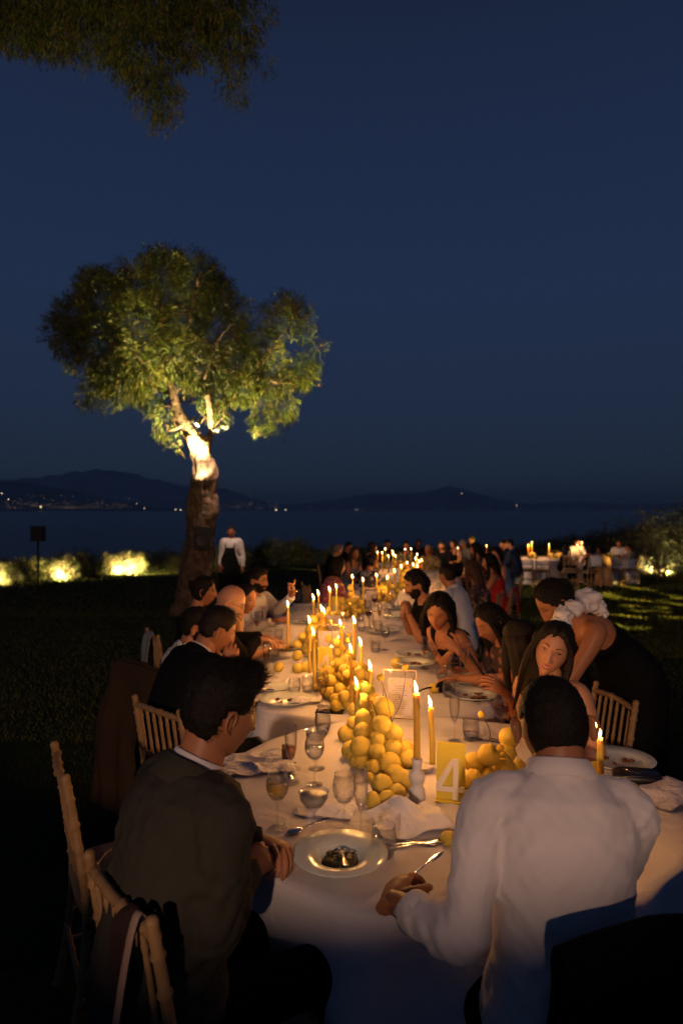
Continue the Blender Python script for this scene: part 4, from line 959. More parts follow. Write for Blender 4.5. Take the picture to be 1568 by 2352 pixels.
# ------------------------------------------------------------------ tableware
def chair():
    e = empty('chiavari_chair')
    def bamboo(name, pts, r, n=10, parent=e, every=.085):
        P, _ = smooth_path([V(p) for p in pts], [r]*len(pts), 8); Ls = [0]
        for a, b in zip(P, P[1:]): Ls.append(Ls[-1]+(b-a).length)
        Q, rad = [], []; tot = Ls[-1]; m = int(tot/.011)
        for i in range(m+1):
            s = tot*i/m; j = max(q for q in range(len(Ls)) if Ls[q] <= s+1e-9); j = min(j, len(P)-2); t = (s-Ls[j])/max(1e-6, Ls[j+1]-Ls[j]); Q.append(P[j].lerp(P[j+1], min(1, t)))
            f = abs((s/every) % 1-.5)*2; rad.append(r*(1+.42*max(0, (f-.82)/.18)-.16*max(0, (f-.62)/.38)*(f < .82)))
        b = MB(); b.tube(Q, rad, n, 0, 0, round_ends=True); return b.build(name, M_wood, parent)
    for s in (-1, 1):
        bamboo('back_post', [(s*.195, -.255, 0), (s*.192, -.215, .22), (s*.19, -.20, .45), (s*.188, -.225, .68), (s*.185, -.265, .92)], .0145)
        bamboo('front_leg', [(s*.20, .215, 0), (s*.20, .205, .25), (s*.195, .20, .44)], .0165)
        for z in (.16, .27): bamboo('side_stretcher', [(s*.195, -.215, z), (s*.20, .205, z)], .0095, 8)
    bamboo('front_stretcher', [(-.2, .208, .20), (.2, .208, .20)], .0095, 8); bamboo('rear_stretcher', [(-.19, -.22, .22), (.19, -.22, .22)], .0095, 8)
    bamboo('top_rail', [(-.185, -.258, .885), (0, -.272, .892), (.185, -.258, .885)], .0135, 10, e, .075)
    bamboo('back_rail', [(-.187, -.222, .655), (0, -.235, .655), (.187, -.222, .655)], .0115, 8)
    bamboo('back_rail', [(-.19, -.208, .56), (0, -.218, .56), (.19, -.208, .56)], .0115, 8)
    for i in range(6):
        x = -.135+.054*i; bamboo('spindle', [(x, -.232, .66), (x, -.248, .77), (x, -.266, .885)], .0078, 7, e, .06)
    b = MB(); b.loft([((0, 0, .435), (.205, 0, 0), (0, .215, 0)), ((0, 0, .44), (.212, 0, 0), (0, .222, 0)), ((0, 0, .462), (.212, 0, 0), (0, .222, 0)), ((0, 0, .467), (.205, 0, 0), (0, .215, 0))], 32, 0, 5); b.build('seat', M_wood, e)
    b = MB(); b.loft([((0, 0, .467), (.18, 0, 0), (0, .19, 0)), ((0, 0, .475), (.2, 0, 0), (0, .205, 0)), ((0, 0, .495), (.2, 0, 0), (0, .205, 0)), ((0, 0, .508), (.17, 0, 0), (0, .18, 0)), ((0, 0, .511), (.1, 0, 0), (0, .1, 0))], 32, 0, 4); b.build('cushion', M_cush, e)
    return e
def put_chair(x, y, face, label, group='pale wooden chairs around the tables', dz=0): return put('chair', chair, (x, y, gz(y)+dz), -math.radians(face), label, 'chair', group)

def g_wine(liq=None, lvl=.35, big=1.0):
    def f():
        e = empty('wine_glass'); b = MB()
        b.lathe([(.033, 0), (.034, .001), (.006, .005), (.0036, .012), (.0034, .085), (.006, .094), (.022, .104), (.034, .122), (.039, .142), (.037, .165), (.031, .195), (.0318, .1952), (.0300, .1955), (.0358, .165), (.0378, .142), (.033, .123), (.021, .106), (.004, .098)], 28); b.build('bowl_and_stem', M_glass, e)
        if liq: q = MB(); t = .106+.05*lvl/.35; q.lathe([(.003, .0985), (.020, .1065), (.032, .1235), (.0366, .140), (.0368, .146), (.0, .146)], 28); q.build('wine', liq, e)
        return e
    return f
def g_flute(liq=None):
    def f():
        e = empty('champagne_flute'); b = MB()
        b.lathe([(.030, 0), (.031, .001), (.005, .005), (.0033, .012), (.0033, .075), (.006, .085), (.016, .105), (.0225, .140), (.024, .18), (.0225, .225), (.0232, .2252), (.0215, .2255), (.0228, .18), (.0213, .140), (.015, .107), (.003, .090)], 24); b.build('bowl_and_stem', M_glass, e)
        if liq: q = MB(); q.lathe([(.003, .091), (.0145, .108), (.0205, .139), (.0208, .142), (0, .142)], 24); q.build('drink', liq, e)
        return e
    return f
def g_coupe(liq=None):
    def f():
        e = empty('coupe_glass'); b = MB()
        b.lathe([(.034, 0), (.035, .001), (.006, .005), (.0036, .012), (.0036, .095), (.008, .105), (.030, .120), (.045, .142), (.049, .165), (.0495, .1652), (.048, .1655), (.044, .143), (.029, .122), (.003, .110)], 30); b.build('bowl_and_stem', M_glass, e)
        if liq: q = MB(); q.lathe([(.003, .111), (.0285, .1232), (.0425, .143), (.0455, .152), (0, .152)], 30); q.build('drink', liq, e)
        return e
    return f
def g_tumbler():
    e = empty('water_tumbler'); b = MB(); b.lathe([(.028, 0), (.030, .002), (.037, .03), (.039, .055), (.036, .095), (.0366, .0952), (.0348, .0955), (.0376, .055), (.0356, .03), (.028, .008), (0, .007)], 26); b.build('glass', M_glass, e)
    q = MB(); q.lathe([(0, .0075), (.0275, .009), (.035, .030), (.0355, .035), (0, .035)], 24); q.build('water', mat_glass('water', (.93, .96, 1), .05), e); return e
def bowl_plate(food=None, r=.15, deep=True):
    def f():
        e = empty('dinner_plate' if not deep else 'pasta_bowl'); b = MB(); s = r/.15
        if deep: pr = [(.045, 0), (.048, .004), (.062, .004), (.072, .022), (.080, .030), (.148, .042), (.150, .044), (.148, .046), (.080, .0345), (.070, .027), (.058, .010), (0, .008)]
        else: pr = [(.075, 0), (.08, .002), (.10, .003), (.148, .020), (.150, .022), (.148, .0235), (.102, .009), (.095, .006), (0, .006)]
        b.lathe([(a*s, z) for a, z in pr], 64); b.build('dish', M_plate, e)
        if food:
            q = MB(); rs = random.Random(4)
            if deep:
                q.lathe([(.054, .012), (.050, .020), (.03, .026), (.0, .028)], 30); A = np.array(q.v); A += (np.abs(Wob(3, 60)(A))*.004)[:, None]*np.array([0, 0, 1]); q.v = A.tolist()
                for i in range(60):
                    a = rs.uniform(0, 6.28); rr = rs.uniform(0, .046); q.ball((rr*math.cos(a), rr*math.sin(a), .025+rs.uniform(0, .006)), (rs.uniform(.003, .007), rs.uniform(.003, .006), .0035), 6, 4, 0, Matrix.Rotation(rs.uniform(0, 3), 4, 'Z'))
            else:
                for cx_, cy_, rr in ((.03, -.01, .028), (-.045, .02, .016), (-.03, -.04, .010)):
                    if len(q.v): q.build('food_scrap', food, e); q = MB()
                    for i in range(9): a = rs.uniform(0, 6.28); d = rs.uniform(0, rr); q.ball((cx_+d*math.cos(a), cy_+d*math.sin(a), .010+rs.uniform(0, .008)), (rr*.45, rr*.35, rr*.22), 7, 5, 0, Matrix.Rotation(a, 4, 'Z'))
            q.build('leftover_food' if deep else 'food_scrap', food, e)
        return e
    return f
def cutlery(kind):
    def f():
        e = empty(kind); b = MB()
        b.tube([(0, -.10, .004), (0, -.06, .0045), (0, .0, .006), (0, .035, .006)], [(.0095, .0016), (.0075, .0016), (.0035, .0018), (.003, .0018)], 10, 0, 3, up=(0, 0, 1), round_ends=True)
        if kind == 'spoon': b.ball((0, .065, .006), (.019, .032, .0045), 16, 8)
        elif kind == 'fork':
            b.tube([(0, .035, .006), (0, .05, .006), (0, .062, .006)], [(.004, .0015), (.011, .0013), (.0115, .0012)], 10, 0, 2, up=(0, 0, 1))
            for i in range(4): b.tube([(-.009+.006*i, .06, .006), (-.009+.006*i, .085, .007), (-.009+.006*i, .10, .010)], [.0017, .0015, .0008], 5)
        else:
            b.tube([(0, .03, .006), (0, .05, .006), (.001, .09, .006), (.002, .125, .006)], [(.006, .002), (.010, .0012), (.0105, .001), (.003, .0008)], 10, 0, 3, up=(0, 0, 1), round_ends=True)
        b.build('blade_and_handle' if kind == 'knife' else 'bowl_and_handle' if kind == 'spoon' else 'tines_and_handle', M_steel, e); return e
    return f
def napkin_mesh(sx_, sy_, h, seed, crump=1.0):
    n = 46; w = Wob(seed, 5.5, 9); w2 = Wob(seed+1, 12, 9); w3 = Wob(seed+2, 2.5, 7); mb = MB(); vs = []; G = np.linspace(-1, 1, n)
    P = np.array([[x*sx_/2, y*sy_/2, 0] for y in G for x in G]); ed = np.array([max(abs(x), abs(y)) for y in G for x in G])
    P2 = P.copy(); P2[:, 0] += .03*w3(P)*crump*sx_*2; P2[:, 1] += .03*w3(P+3)*crump*sy_*2; P2[:, 0] *= 1-.15*np.abs(w(P))*.6; P2[:, 1] *= 1-.12*np.abs(w(P+9))*.6
    rid = .30+.28*w3(P*1.6)+.34*np.clip(1-np.abs(w(P*.8*crump)), 0, 1)+.05*w2(P*.8); z = h*np.clip(rid*(.35+.65*np.clip(1.2-ed, 0, 1)), 0, 1.3)+.004
    P2[:, 2] = z; up = P2.tolist(); lo = P2.copy(); lo[:, 2] = np.maximum(.0005, lo[:, 2]-.0025); lo = lo.tolist()
    fs = [(j*n+i, j*n+i+1, (j+1)*n+i+1, (j+1)*n+i) for j in range(n-1) for i in range(n-1)]
    mb.add(up, fs); mb.add(lo, [f[::-1] for f in fs]); return mb
def napkin(px, py, sx_, sy_, h, seed, rz, label, group=None):
    p, k = on(px, py); o = napkin_mesh(sx_, sy_, h, seed).build('napkin', M_napkin); o.location = p; o.rotation_euler = (0, 0, rz); tag(o, label, 'napkin', group); return o

# candles --------------------------------------------------------------
FLW = {}
def candle(px, py, Y, h, label, base=None, lean=0, r=.0105, hold=None, power=1.0, holder_label=None, far=False):
    """flame seen at this pixel and depth; h candle length; hangs from its top down to the table"""
    k = min(range(len(TAB)), key=lambda i: math.hypot(TAB[i][0]-wx(px, Y), TAB[i][1]-Y)); z0 = tz(k)+.001
    top = W(px, py, Y); topz = top.z-.014; zb = (z0+(hold or .03)); h = topz-zb
    e = empty('taper_candle', (top.x, Y, zb), 0, label, 'candle', 'lit yellow taper candles')
    n = 8 if far else 16
    b = MB(); rr = r; pts = [(0, 0, 0), (0, 0, h*.33), (lean*.5, 0, h*.66), (lean, 0, h-.012), (lean, 0, h-.003), (lean, 0, h)]
    b.tube(pts, [rr*1.1, rr*1.04, rr*.98, rr*.92, rr*.85, rr*.5], n, 0, 2)
    if not far:
        for q in range(4): a = R.uniform(0, 6.28); zz = h*R.uniform(.78, .98); b.ball((lean*zz/h+rr*.9*math.cos(a), rr*.9*math.sin(a), zz), (.0028, .0028, R.uniform(.005, .016)), 6, 5)
    b.build('wax', M_wax, e); tip = V((lean, 0, h))
    if not far: q = MB(); q.tube([tip, tip+V((-.001, 0, .006)), tip+V((-.003, 0, .010))], [.0010, .0010, .0008], 5); q.build('wick', M_wick, e)
    s = 1.0; w = R.uniform(-.008, -.003); q = MB()
    q.tube([tip+V((0, 0, .003)), tip+V((w*.15, 0, .008)), tip+V((w*.4, 0, .016)), tip+V((w*.9, 0, .026)), tip+V((w*1.7, 0, .038)), tip+V((w*2.2, 0, .044))], [.0030, .0056, .0068, .0052, .0022, .0006], 10, 0, 2)
    q.build('flame', M_flame, e)
    light('candle_flame_light', 'POINT', V(e.location)+tip+V((w*.6, 0, .024)), 6.6*power, (1, .43, .11), shadow_soft_size=.012)
    if hold: holder((top.x, Y, z0), hold, holder_label or 'small white sculpted candle holder', far)
def holder(p, h, label, far=False):
    e = empty('candle_holder', p, 0, label, 'candle holder', None if 'sculpted' in label and 'tall' in label else 'small white candle holders'); b = MB(); s = h/.075
    b.lathe([(.028, 0), (.030, .002), (.029, .022), (.024, .026), (.020, .030), (.026, .036), (.031, .044), (.029, .052), (.018, .058), (.0165, .063), (.019, .068), (.020, .080), (.015, .081), (.0145, .074), (0, .073)] if s > .6 else [(.022, 0), (.023, .004), (.018, .012), (.015, .028), (.017, .034), (.012, .034), (0, .030)], 20 if not far else 10)
    if s > .6: b.v = [(x, y, z*s) for x, y, z in b.v]
    b.build('base', M_bisque, e)
# lemons ---------------------------------------------------------------
def lemon_mesh(seed, el):
    n, m = 22, 15; rs = np.random.RandomState(seed); w = Wob(seed, 2.2, 7); rings = []
    for i in range(m+1):
        t = PI*(.015+.97*i/m); r_ = math.sin(t)**.92; z = -math.cos(t)*el+.10*(math.exp(-((t-PI)/.22)**2)-math.exp(-(t/.26)**2)*.7)
        rings.append([(r_*math.cos(2*PI*k/n), r_*math.sin(2*PI*k/n), z) for k in range(n)])
    mb = MB(); mb.rings(rings); A = np.array(mb.v); A *= (1+.025*w(A))[:, None]; mb.v = A.tolist(); return mb
LM = []
for i, el in enumerate((1.0, 1.06, 1.15, 1.28)):
    for q in range(2): LM.append((lemon_mesh(10*i+q, el).mesh('lemon', [M_lemong if (i, q) == (3, 1) else M_lemon]), el))
nav = MB(); nav.ball((0, 0, 0), (.15, .15, .06), 8, 5); NAV = nav.mesh('navel', [M_stemd])
def lemon(p, r, label, group, kind=None):
    me, el = LM[R.randrange(6) if kind is None else kind]; o = link('lemon', me); o.location = p; s = r/((1+el)/2); o.scale = (s, s, s); o.rotation_euler = (R.uniform(0, 6.28), R.uniform(0, 6.28), R.uniform(0, 6.28))
    tag(o, label, 'lemon', group); c = link('navel', NAV, o); c.location = (0, 0, el*1.04); return o
def craspedia(px, py, Y, label, base, k=0, bend=.02):
    top = W(px, py, Y); b0 = V(base); e = empty('craspedia_flower', b0, 0, label, 'flower', 'yellow ball flowers in the lemons'); t = top-b0
    b = MB(); b.tube([V((0, 0, 0)), t*.35+V((bend, 0, 0)), t*.7+V((bend*.8, 0, 0)), t], [.0018, .0016, .0015, .0014], 6, 0, 4); b.build('stem', M_stalk, e)
    b = MB(); b.ball(t, (.0145, .0145, .0135), 16, 12); A = np.array(b.v); b.v = (A+.0006*Wob(3, 160)(A)[:, None]).tolist(); b.build('flower_head', M_ball, e)
# ------------------------------------------------------------------ people at the long row
GC = 'guests along the long row'
def PW(px, py, Y): return tuple(W(px, py, Y))
# man in the grey brown suit
p1 = person(dict(label='man in a grey brown suit seen from behind, hands clasped on the first table', at=(504, 1638, 1.82), near=2, face=50, look=56, lean=7, hunch=.42, pitch=13, hair='quiff', hairm=M_hair,
    top='jacket', topm=M_jacket, skin=M_skin, wide=.98, sh=.86, seed=3, twist=-4,
    R=dict(w=(-.262, 1.90, .80), dir=(.55, .75, .12), back=(.3, -.5, .8), curl=(.75, .8, .85, .9), hint=(.45, -.75, -1)),
    L=dict(w=(-.235, 2.06, .80), dir=(.55, -.55, .10), back=(.2, .2, 1), curl=(.6, .7, .75, .8))))
# man in the white shirt, back to the camera
p9 = person(dict(label='man in a white shirt seen from behind at the first table holding a knife', headk=.97, ear=.094, earf=.7, at=(1270, 1668, 1.74), near=2, face=2, look=-4, lean=5, hunch=.30, neck=.018, side=3.2, sh=.855, armk=.90, colz=.012, pitch=16, hair='buzz', hairm=M_hair,
    top='shirt', topm=M_shirt, skin=M_skin3, wide=.94, rolled=True, seed=8, size=1.03,
    L=dict(w=(.125, 1.77, .79), dir=(.42, .9, .12), back=(-.6, -.2, .75), curl=(.75, .95, 1.0, 1.05), thumb=.8, hint=(-.22, -.6, -1)),
    R=dict(w=(.60, 2.03, .79), dir=(-.4, .9, -.05), back=(.2, 0, 1), hint=(.12, -.35, -1))))
# man in black, hands before his face
person(dict(label='man in a black suit resting his face on his raised hands', at=(497, 1447, 3.65), near=1, face=48, look=66, lean=14, hunch=.6, pitch=24, hair='short', hairm=M_hairb, top='jacket', topm=M_black, seed=5,
    R=dict(w=PW(522, 1530, 3.62), dir=(.25, .1, .9), back=(.2, -.9, .1), curl=(.7, .8, .8, .8)), L=dict(w=PW(540, 1528, 3.78), dir=(-.05, 0, 1), back=(.6, .2, .1), curl=(.7, .8, .8, .8))))
person(dict(label='bearded man in a white sprigged shirt behind the man in black', at=(452, 1440, 4.35), near=1, face=66, look=82, lean=10, pitch=8, hair='short', hairm=M_hair, top='shirt', topm=M_flor, beard=True, seed=6))
person(dict(label='woman with hair up and bare shoulders in profile, farthest left', at=(468, 1358, 5.75), fem=True, near=1, face=62, look=84, lean=8, pitch=8, hair='updo', hairm=M_hair, top='dress', topm=M_blackd, seed=7, skin=M_skin))
person(dict(label='bald man with spectacles and a black jacket bent over his plate', at=(528, 1383, 4.65), near=1, face=66, look=86, lean=20, hunch=.5, pitch=28, hair='bald', spectacles=True, beard=True, hairm=M_hairg, top='jacket', topm=M_black, seed=9, skin=M_skin2,
    R=dict(w=PW(590, 1468, 4.85), dir=(.9, .3, -.1), back=(0, 0, 1)), L=dict(w=PW(600, 1462, 5.1), dir=(.9, -.3, 0), back=(0, 0, 1))))
person(dict(label='dark haired woman leaning in beside the bald man', at=(563, 1376, 5.5), fem=True, near=1, face=80, look=122, lean=14, pitch=12, hair='updo', hairm=M_hair, top='dress', topm=M_blackd, seed=10, skin=M_skin2))
person(dict(label='bearded man with glasses and open white shirt stretching out his arm', at=(592, 1334, 6.7), near=1, face=122, look=112, lean=4, pitch=4, hair='curly', hairm=M_hair, beard=True, spectacles=True, top='shirt', topm=M_shirt, open_collar=True, seed=11,
    L=dict(w=PW(668, 1372, 6.5), dir=(.35, -.1, .9), back=(.6, .2, .3), curl=(.05, .7, .9, 1.0), hint=(0, -.2, -1)), R=dict(w=PW(625, 1428, 6.4))))
# right side, near to far
r1 = person(dict(label='smiling woman in a red dress turning her face towards the camera', at=(1268, 1492, 3.1), fem=True, near=2, face=222, look=203, lean=10, hunch=.3, pitch=4, roll=-19, hair='long', hairlen=.34, wavy=True, hairm=M_hairb, smile=True, top='dress', topm=M_red, strap='one', strapw=.035, seed=12, skin=M_skin2, gaze=-.001, hairshift=(.02, 0),
    R=dict(w=(.95, 2.98, .78)), L=dict(w=(.92, 2.80, .78))))
er = MB()
for s in (-1, 1): er.tube([V((s*.076, -.004+.020*math.sin(a), -.050+.022*math.cos(a))) for a in np.linspace(0, 2*PI, 21)[:-1]], .0015, 6, closed=True)
q = MB(); q.merge(er, r1['Mh']); q.build('hoop_earrings', M_gold, r1['root'])
r2 = person(dict(label='woman in a black open backed dress bending down with a white bow at her neck', at=(1277, 1386, 3.62), fem=True, near=2, stand=True, face=262, look=266, lean=44, hunch=.5, pitch=42, hz=.98, hair='updo', bun=(0, -.085, .05), hairm=M_hair, top='openback', topm=M_blackd, strap=False, seed=13, skin=M_skin, wide=1.12,
    R=dict(l=V((.12, .62, .80))), L=dict(l=V((-.16, .60, .80)))))
# the white organza bow
def puff(mb, c, r, seed, n=26):
    q = MB(); q.ball((0, 0, 0), 1, n, n-6); A = np.array(q.v); w = Wob(seed, .9, 9); w2 = Wob(seed+1, 2.2, 9); A *= (1+.16*w(A)+.08*w2(A))[:, None]; q.v = (A*np.array(r)+np.array(c)).tolist(); mb.merge(q)
b = MB(); iv = r2['inv']; Yb = 3.55
for i, (px, py, rr, Yq) in enumerate([(1345, 1378, .085, 3.58), (1318, 1396, .06, 3.5), (1292, 1412, .062, 3.42), (1288, 1432, .058, 3.40), (1372, 1396, .055, 3.62), (1385, 1408, .036, 3.62)]):
    puff(b, iv @ W(px, py, Yq), (rr, rr*.7, rr*.72), 40+i)
b.build('neck_bow', M_scr, r2['root'])
person(dict(label='woman with long straight brown hair, back turned, holding out a phone', at=(1192, 1478, 3.95), fem=True, near=1, face=300, look=328, lean=14, pitch=10, hw=1.35, hair='long', hairlen=.50, hairm=M_hairb, top='dress', topm=M_blackd, seed=14, skin=M_skin,
    L=dict(w=PW(1158, 1590, 3.55), dir=(-.75, -.1, .55), back=(.1, -.6, .6), curl=(.5, .6, .6, .6), hint=(-.3, -.3, -1)), R=dict(w=(.72, 4.25, .75))))
person(dict(label='dark haired woman in profile looking down, red and black top', at=(1126, 1430, 4.45), fem=True, near=1, face=262, look=248, lean=12, hunch=.5, pitch=30, hair='long', hairlen=.3, hairm=M_hair, closed=True, top='tee', topm=M_flor2, seed=15))
person(dict(label='woman with long dark centre parted hair and a black v neck, looking down', at=(1008, 1405, 4.75), fem=True, near=2, headk=1.1, face=232, look=206, lean=22, hunch=.4, pitch=26, roll=-6, hair='long', hairlen=.25, hairm=M_hair, closed=True, top='dress', topm=M_blackd, strapw=.03, seed=16,
    R=dict(w=PW(1035, 1500, 4.6), dir=(.5, 0, .5)), L=dict(w=PW(1050, 1492, 4.5), dir=(-.7, .1, .5), back=(0, -1, .3))))
person(dict(label='man with curly black hair in profile, hands folded at his chin', at=(957, 1345, 6.1), near=1, face=262, look=268, lean=14, hunch=.5, pitch=14, hair='curly', hairm=M_hair, top='tee', topm=M_black, seed=17, beard=True,
    R=dict(w=PW(925, 1412, 6.15), dir=(.1, 0, 1), back=(-1, -.2, 0), curl=(.9, 1, 1, 1)), L=dict(w=PW(938, 1410, 5.95), dir=(-.1, .1, 1), back=(.8, -.6, 0), curl=(.9, 1, 1, 1))))
person(dict(label='short haired man in a white shirt with his back turned', at=(1027, 1322, 7.3), near=1, face=300, look=318, lean=12, pitch=6, hair='short', hairm=M_hairb, top='shirt', topm=M_shirt, seed=18))
far = [
 ('woman with long wavy light brown hair in a dark floral dress', 1082, 1312, 8.2, 292, 300, True, 'long', M_hairl, 'tee', M_flor2, M_skin),
 ('woman with dark hair over a red dress, back to us', 1124, 1292, 9.8, 288, 282, True, 'long', M_hair, 'dress', M_red, M_skin),
 ('woman with a bare arm raising her hand to her face, pale blue dress', 1140, 1276, 11.2, 262, 228, True, 'bob', M_hairb, 'dress', M_denim, M_skin2),
 ('dark haired guest between the red dress and the raised hand', 1092, 1262, 12.8, 286, 280, True, 'long', M_hair, 'tee', M_flor2, M_skin),
 ('man with red lit face in an olive patterned shirt', 984, 1264, 15.2, 200, 214, False, 'short', M_hairg, 'shirt', M_floro, M_skin3),
 ('man in black sitting beside the olive shirt', 1014, 1254, 17.0, 215, 230, False, 'short', M_hair, 'tee', M_black, M_skin),
 ('woman in black with hair up near the far end of the row', 1040, 1250, 18.6, 230, 240, True, 'updo', M_hair, 'dress', M_blackd, M_skin),
 ('guest with grey hair beyond the single candle', 1062, 1250, 19.6, 240, 250, False, 'short', M_hairg, 'shirt', M_grey, M_skin),
 ('young man in a brown top with his arm on the table', 1082, 1240, 20.6, 225, 240, False, 'curly', M_hair, 'tee', M_brown, M_skin),
 ('man in a dark navy suit seen from behind, last on the right side', 1170, 1250, 16.6, 302, 282, False, 'short', M_hair, 'jacket', M_navy, M_skin),
 ('dark haired man beside the navy suit', 1156, 1250, 18.4, 285, 275, False, 'short', M_hair, 'jacket', M_black, M_skin),
 ('woman in a red and white patterned dress with her back to the lawn', 776, 1302, 8.9, 66, 60, True, 'bob', M_hair, 'tee', M_flor3, M_skin),
 ('man with thin orange lit hair in a dark jacket', 775, 1264, 13.6, 96, 60, False, 'short', M_hairg, 'jacket', M_black, M_skin2),
 ('woman with loose light brown hair facing along the table', 814, 1272, 12.6, 132, 150, True, 'long', M_hairl, 'dress', M_denim, M_skin),
 ('woman in a black and white patterned shawl, back to the camera', 852, 1290, 11.2, 42, 40, True, 'updo', M_hair, 'tee', M_flor4, M_skin),
 ('guest in black between the shawl and the far candles', 855, 1258, 15.8, 80, 70, True, 'bob', M_hair, 'dress', M_blackd, M_skin),
 ('man facing the camera behind the far candles', 889, 1250, 18.6, 160, 172, False, 'short', M_hair, 'shirt', M_brown, M_skin2),
 ('woman facing the camera at the end of the row', 932, 1255, 17.4, 192, 184, True, 'updo', M_hair, 'tee', M_flor4, M_skin2),
 ('man in black at the far left end of the row', 800, 1256, 17.6, 110, 120, False, 'short', M_hairb, 'jacket', M_black, M_skin),
 ('guest in dark clothes seated at the very end', 960, 1248, 20.4, 200, 190, False, 'short', M_hairb, 'tee', M_brown, M_skin),
 ('man in a white shirt facing the camera behind a candle at the separate tables', 1325, 1246, 22.4, 182, 188, False, 'short', M_hairb, 'shirt', M_shirt, M_skin),
 ('woman in black with long hair sideways at the separate tables', 1300, 1262, 19.9, 60, 40, True, 'long', M_hair, 'dress', M_blackd, M_skin),
 ('woman in an orange tan wrap between the two separate tables', 1378, 1266, 19.9, 300, 270, True, 'updo', M_hairb, 'tee', M_taup, M_skin),
 ('man in a white shirt and dark tie at the right separate table', 1421, 1249, 22.2, 196, 200, False, 'short', M_hairb, 'shirt', M_shirt, M_skin),
 ('guest in grey at the right end of the separate tables', 1442, 1258, 20.6, 285, 275, False, 'short', M_hairb, 'tee', M_grey, M_skin),
 ('dark haired woman in black with her back to us between the separate tables', 1354, 1262, 19.6, 20, 10, True, 'bob', M_hair, 'dress', M_blackd, M_skin)]
for i, (lb, px, py, Y, fa, lo, fem, hair, hm, top, tm, sk) in enumerate(far):
    sp = dict(label=lb, at=(px, py, Y), face=fa, look=lo, fem=fem, hair=hair, hairm=hm, top=top, topm=tm, skin=sk, lean=R.uniform(4, 14), pitch=R.uniform(0, 12), seed=60+i, near=1 if Y < 10 else 0)
    if i == 2: sp['R'] = dict(w=PW(1146, 1290, 10.9), dir=(-.3, 0, 1), back=(1, 0, 0))
    if 'dark tie' in lb: sp['tie'] = M_navy
    person(sp)
# the waiter on the lawn
person(dict(label='waiter in a white shirt and black bib apron standing on the lawn beside the tree', at=(531, 1222, 14.0), near=1, stand=True, hz=.93, face=186, look=182, lean=0, hunch=0, pitch=4, hair='short', hairm=M_hair, top='shirt', topm=M_shirt, seed=50, size=.96, ground=True,
    R=dict(l=V((.22, .22, .90)), dir=None) if False else dict(l=V((.20, .24, .88))), L=dict(l=V((-.27, .05, .78)))))
wt = [o for o in bpy.data.objects if o.get('label', '').startswith('waiter')][0]
mb = MB(); mb.loft([((0, .135, 1.30), (.10, 0, 0), (0, .012, 0)), ((0, .165, 1.20), (.12, .0, 0), (0, .012, 0)), ((0, .175, 1.02), (.19, 0, 0), (0, .03, 0)), ((0, .14, .85), (.225, 0, 0), (0, .09, 0)), ((0, .12, .45), (.23, 0, 0), (0, .09, 0))], 24, 0, 3)
mb.build('apron', M_black, wt)
for s in (-1, 1): q = MB(); q.tube([(s*.085, .14, 1.28), (s*.09, .10, 1.42), (s*.075, .0, 1.475), (s*.06, -.12, 1.38)], [(.017, .004)]*4, 8, 0, 4, up=(0, 1, 0)); q.build('strap', M_black, wt)

# ------------------------------------------------------------------ chairs
put_chair(-.32, 1.77, 50, 'pale chair of the man in the grey brown suit, ribbon over its top rail')
put_chair(-.77, 2.56, 62, 'empty pale bamboo style chair seen edge on at the left of the first table')
put_chair(-.69, 3.40, 42, 'pale bamboo look chair directly behind the man in black')
put_chair(-1.00, 4.20, 42, 'wooden chair under the brown coat')
put_chair(-1.24, 5.45, 62, 'wooden chair with a grey sash behind the bare shouldered woman')
put_chair(1.10, 3.37, 262, 'pale bamboo look chair beside the red dress, its top rail catching candlelight')
put_chair(.63, 1.66, -13, 'chair of the man in the white shirt, dark jacket hung over it')
for i, (px, Y, fa, lb) in enumerate([(1132, 9.2, 290, 'wooden chair carrying a red garment on the right side of the row'), (1162, 11.6, 282, 'wooden chair behind the woman raising her hand'), (742, 9.8, 70, 'wooden chair left of the red patterned dress'), (1050, 7.6, 300, 'wooden chair of the white shirted man on the right side'),
        (760, 14.2, 90, 'wooden chair of the man with orange lit hair'), (1100, 8.6, 292, 'wooden chair of the woman with wavy hair'), (798, 12.9, 120, 'wooden chair of the woman with loose light hair')]):
    put_chair(wx(px, Y), Y, fa, lb)
for i, (px, Y, fa, lb) in enumerate([(1208, 19.6, 20, 'chair at the left edge of the separate tables'), (1242, 19.3, 4, 'chair with its back to us before the left separate table'), (1308, 19.2, 12, 'chair left of the gap between the separate tables'), (1352, 19.0, 345, 'chair with a white cloth over its back'),
        (1378, 19.2, 8, 'chair draped with a long tan coat'), (1412, 19.2, -2, 'chair before the right separate table'), (1446, 19.6, 300, 'rightmost chair of the separate tables, seen from the side'), (1272, 22.4, 190, 'chair behind the left separate table')]):
    put_chair(wx(px, Y), Y, fa, lb, 'pale wooden chairs at the separate tables')
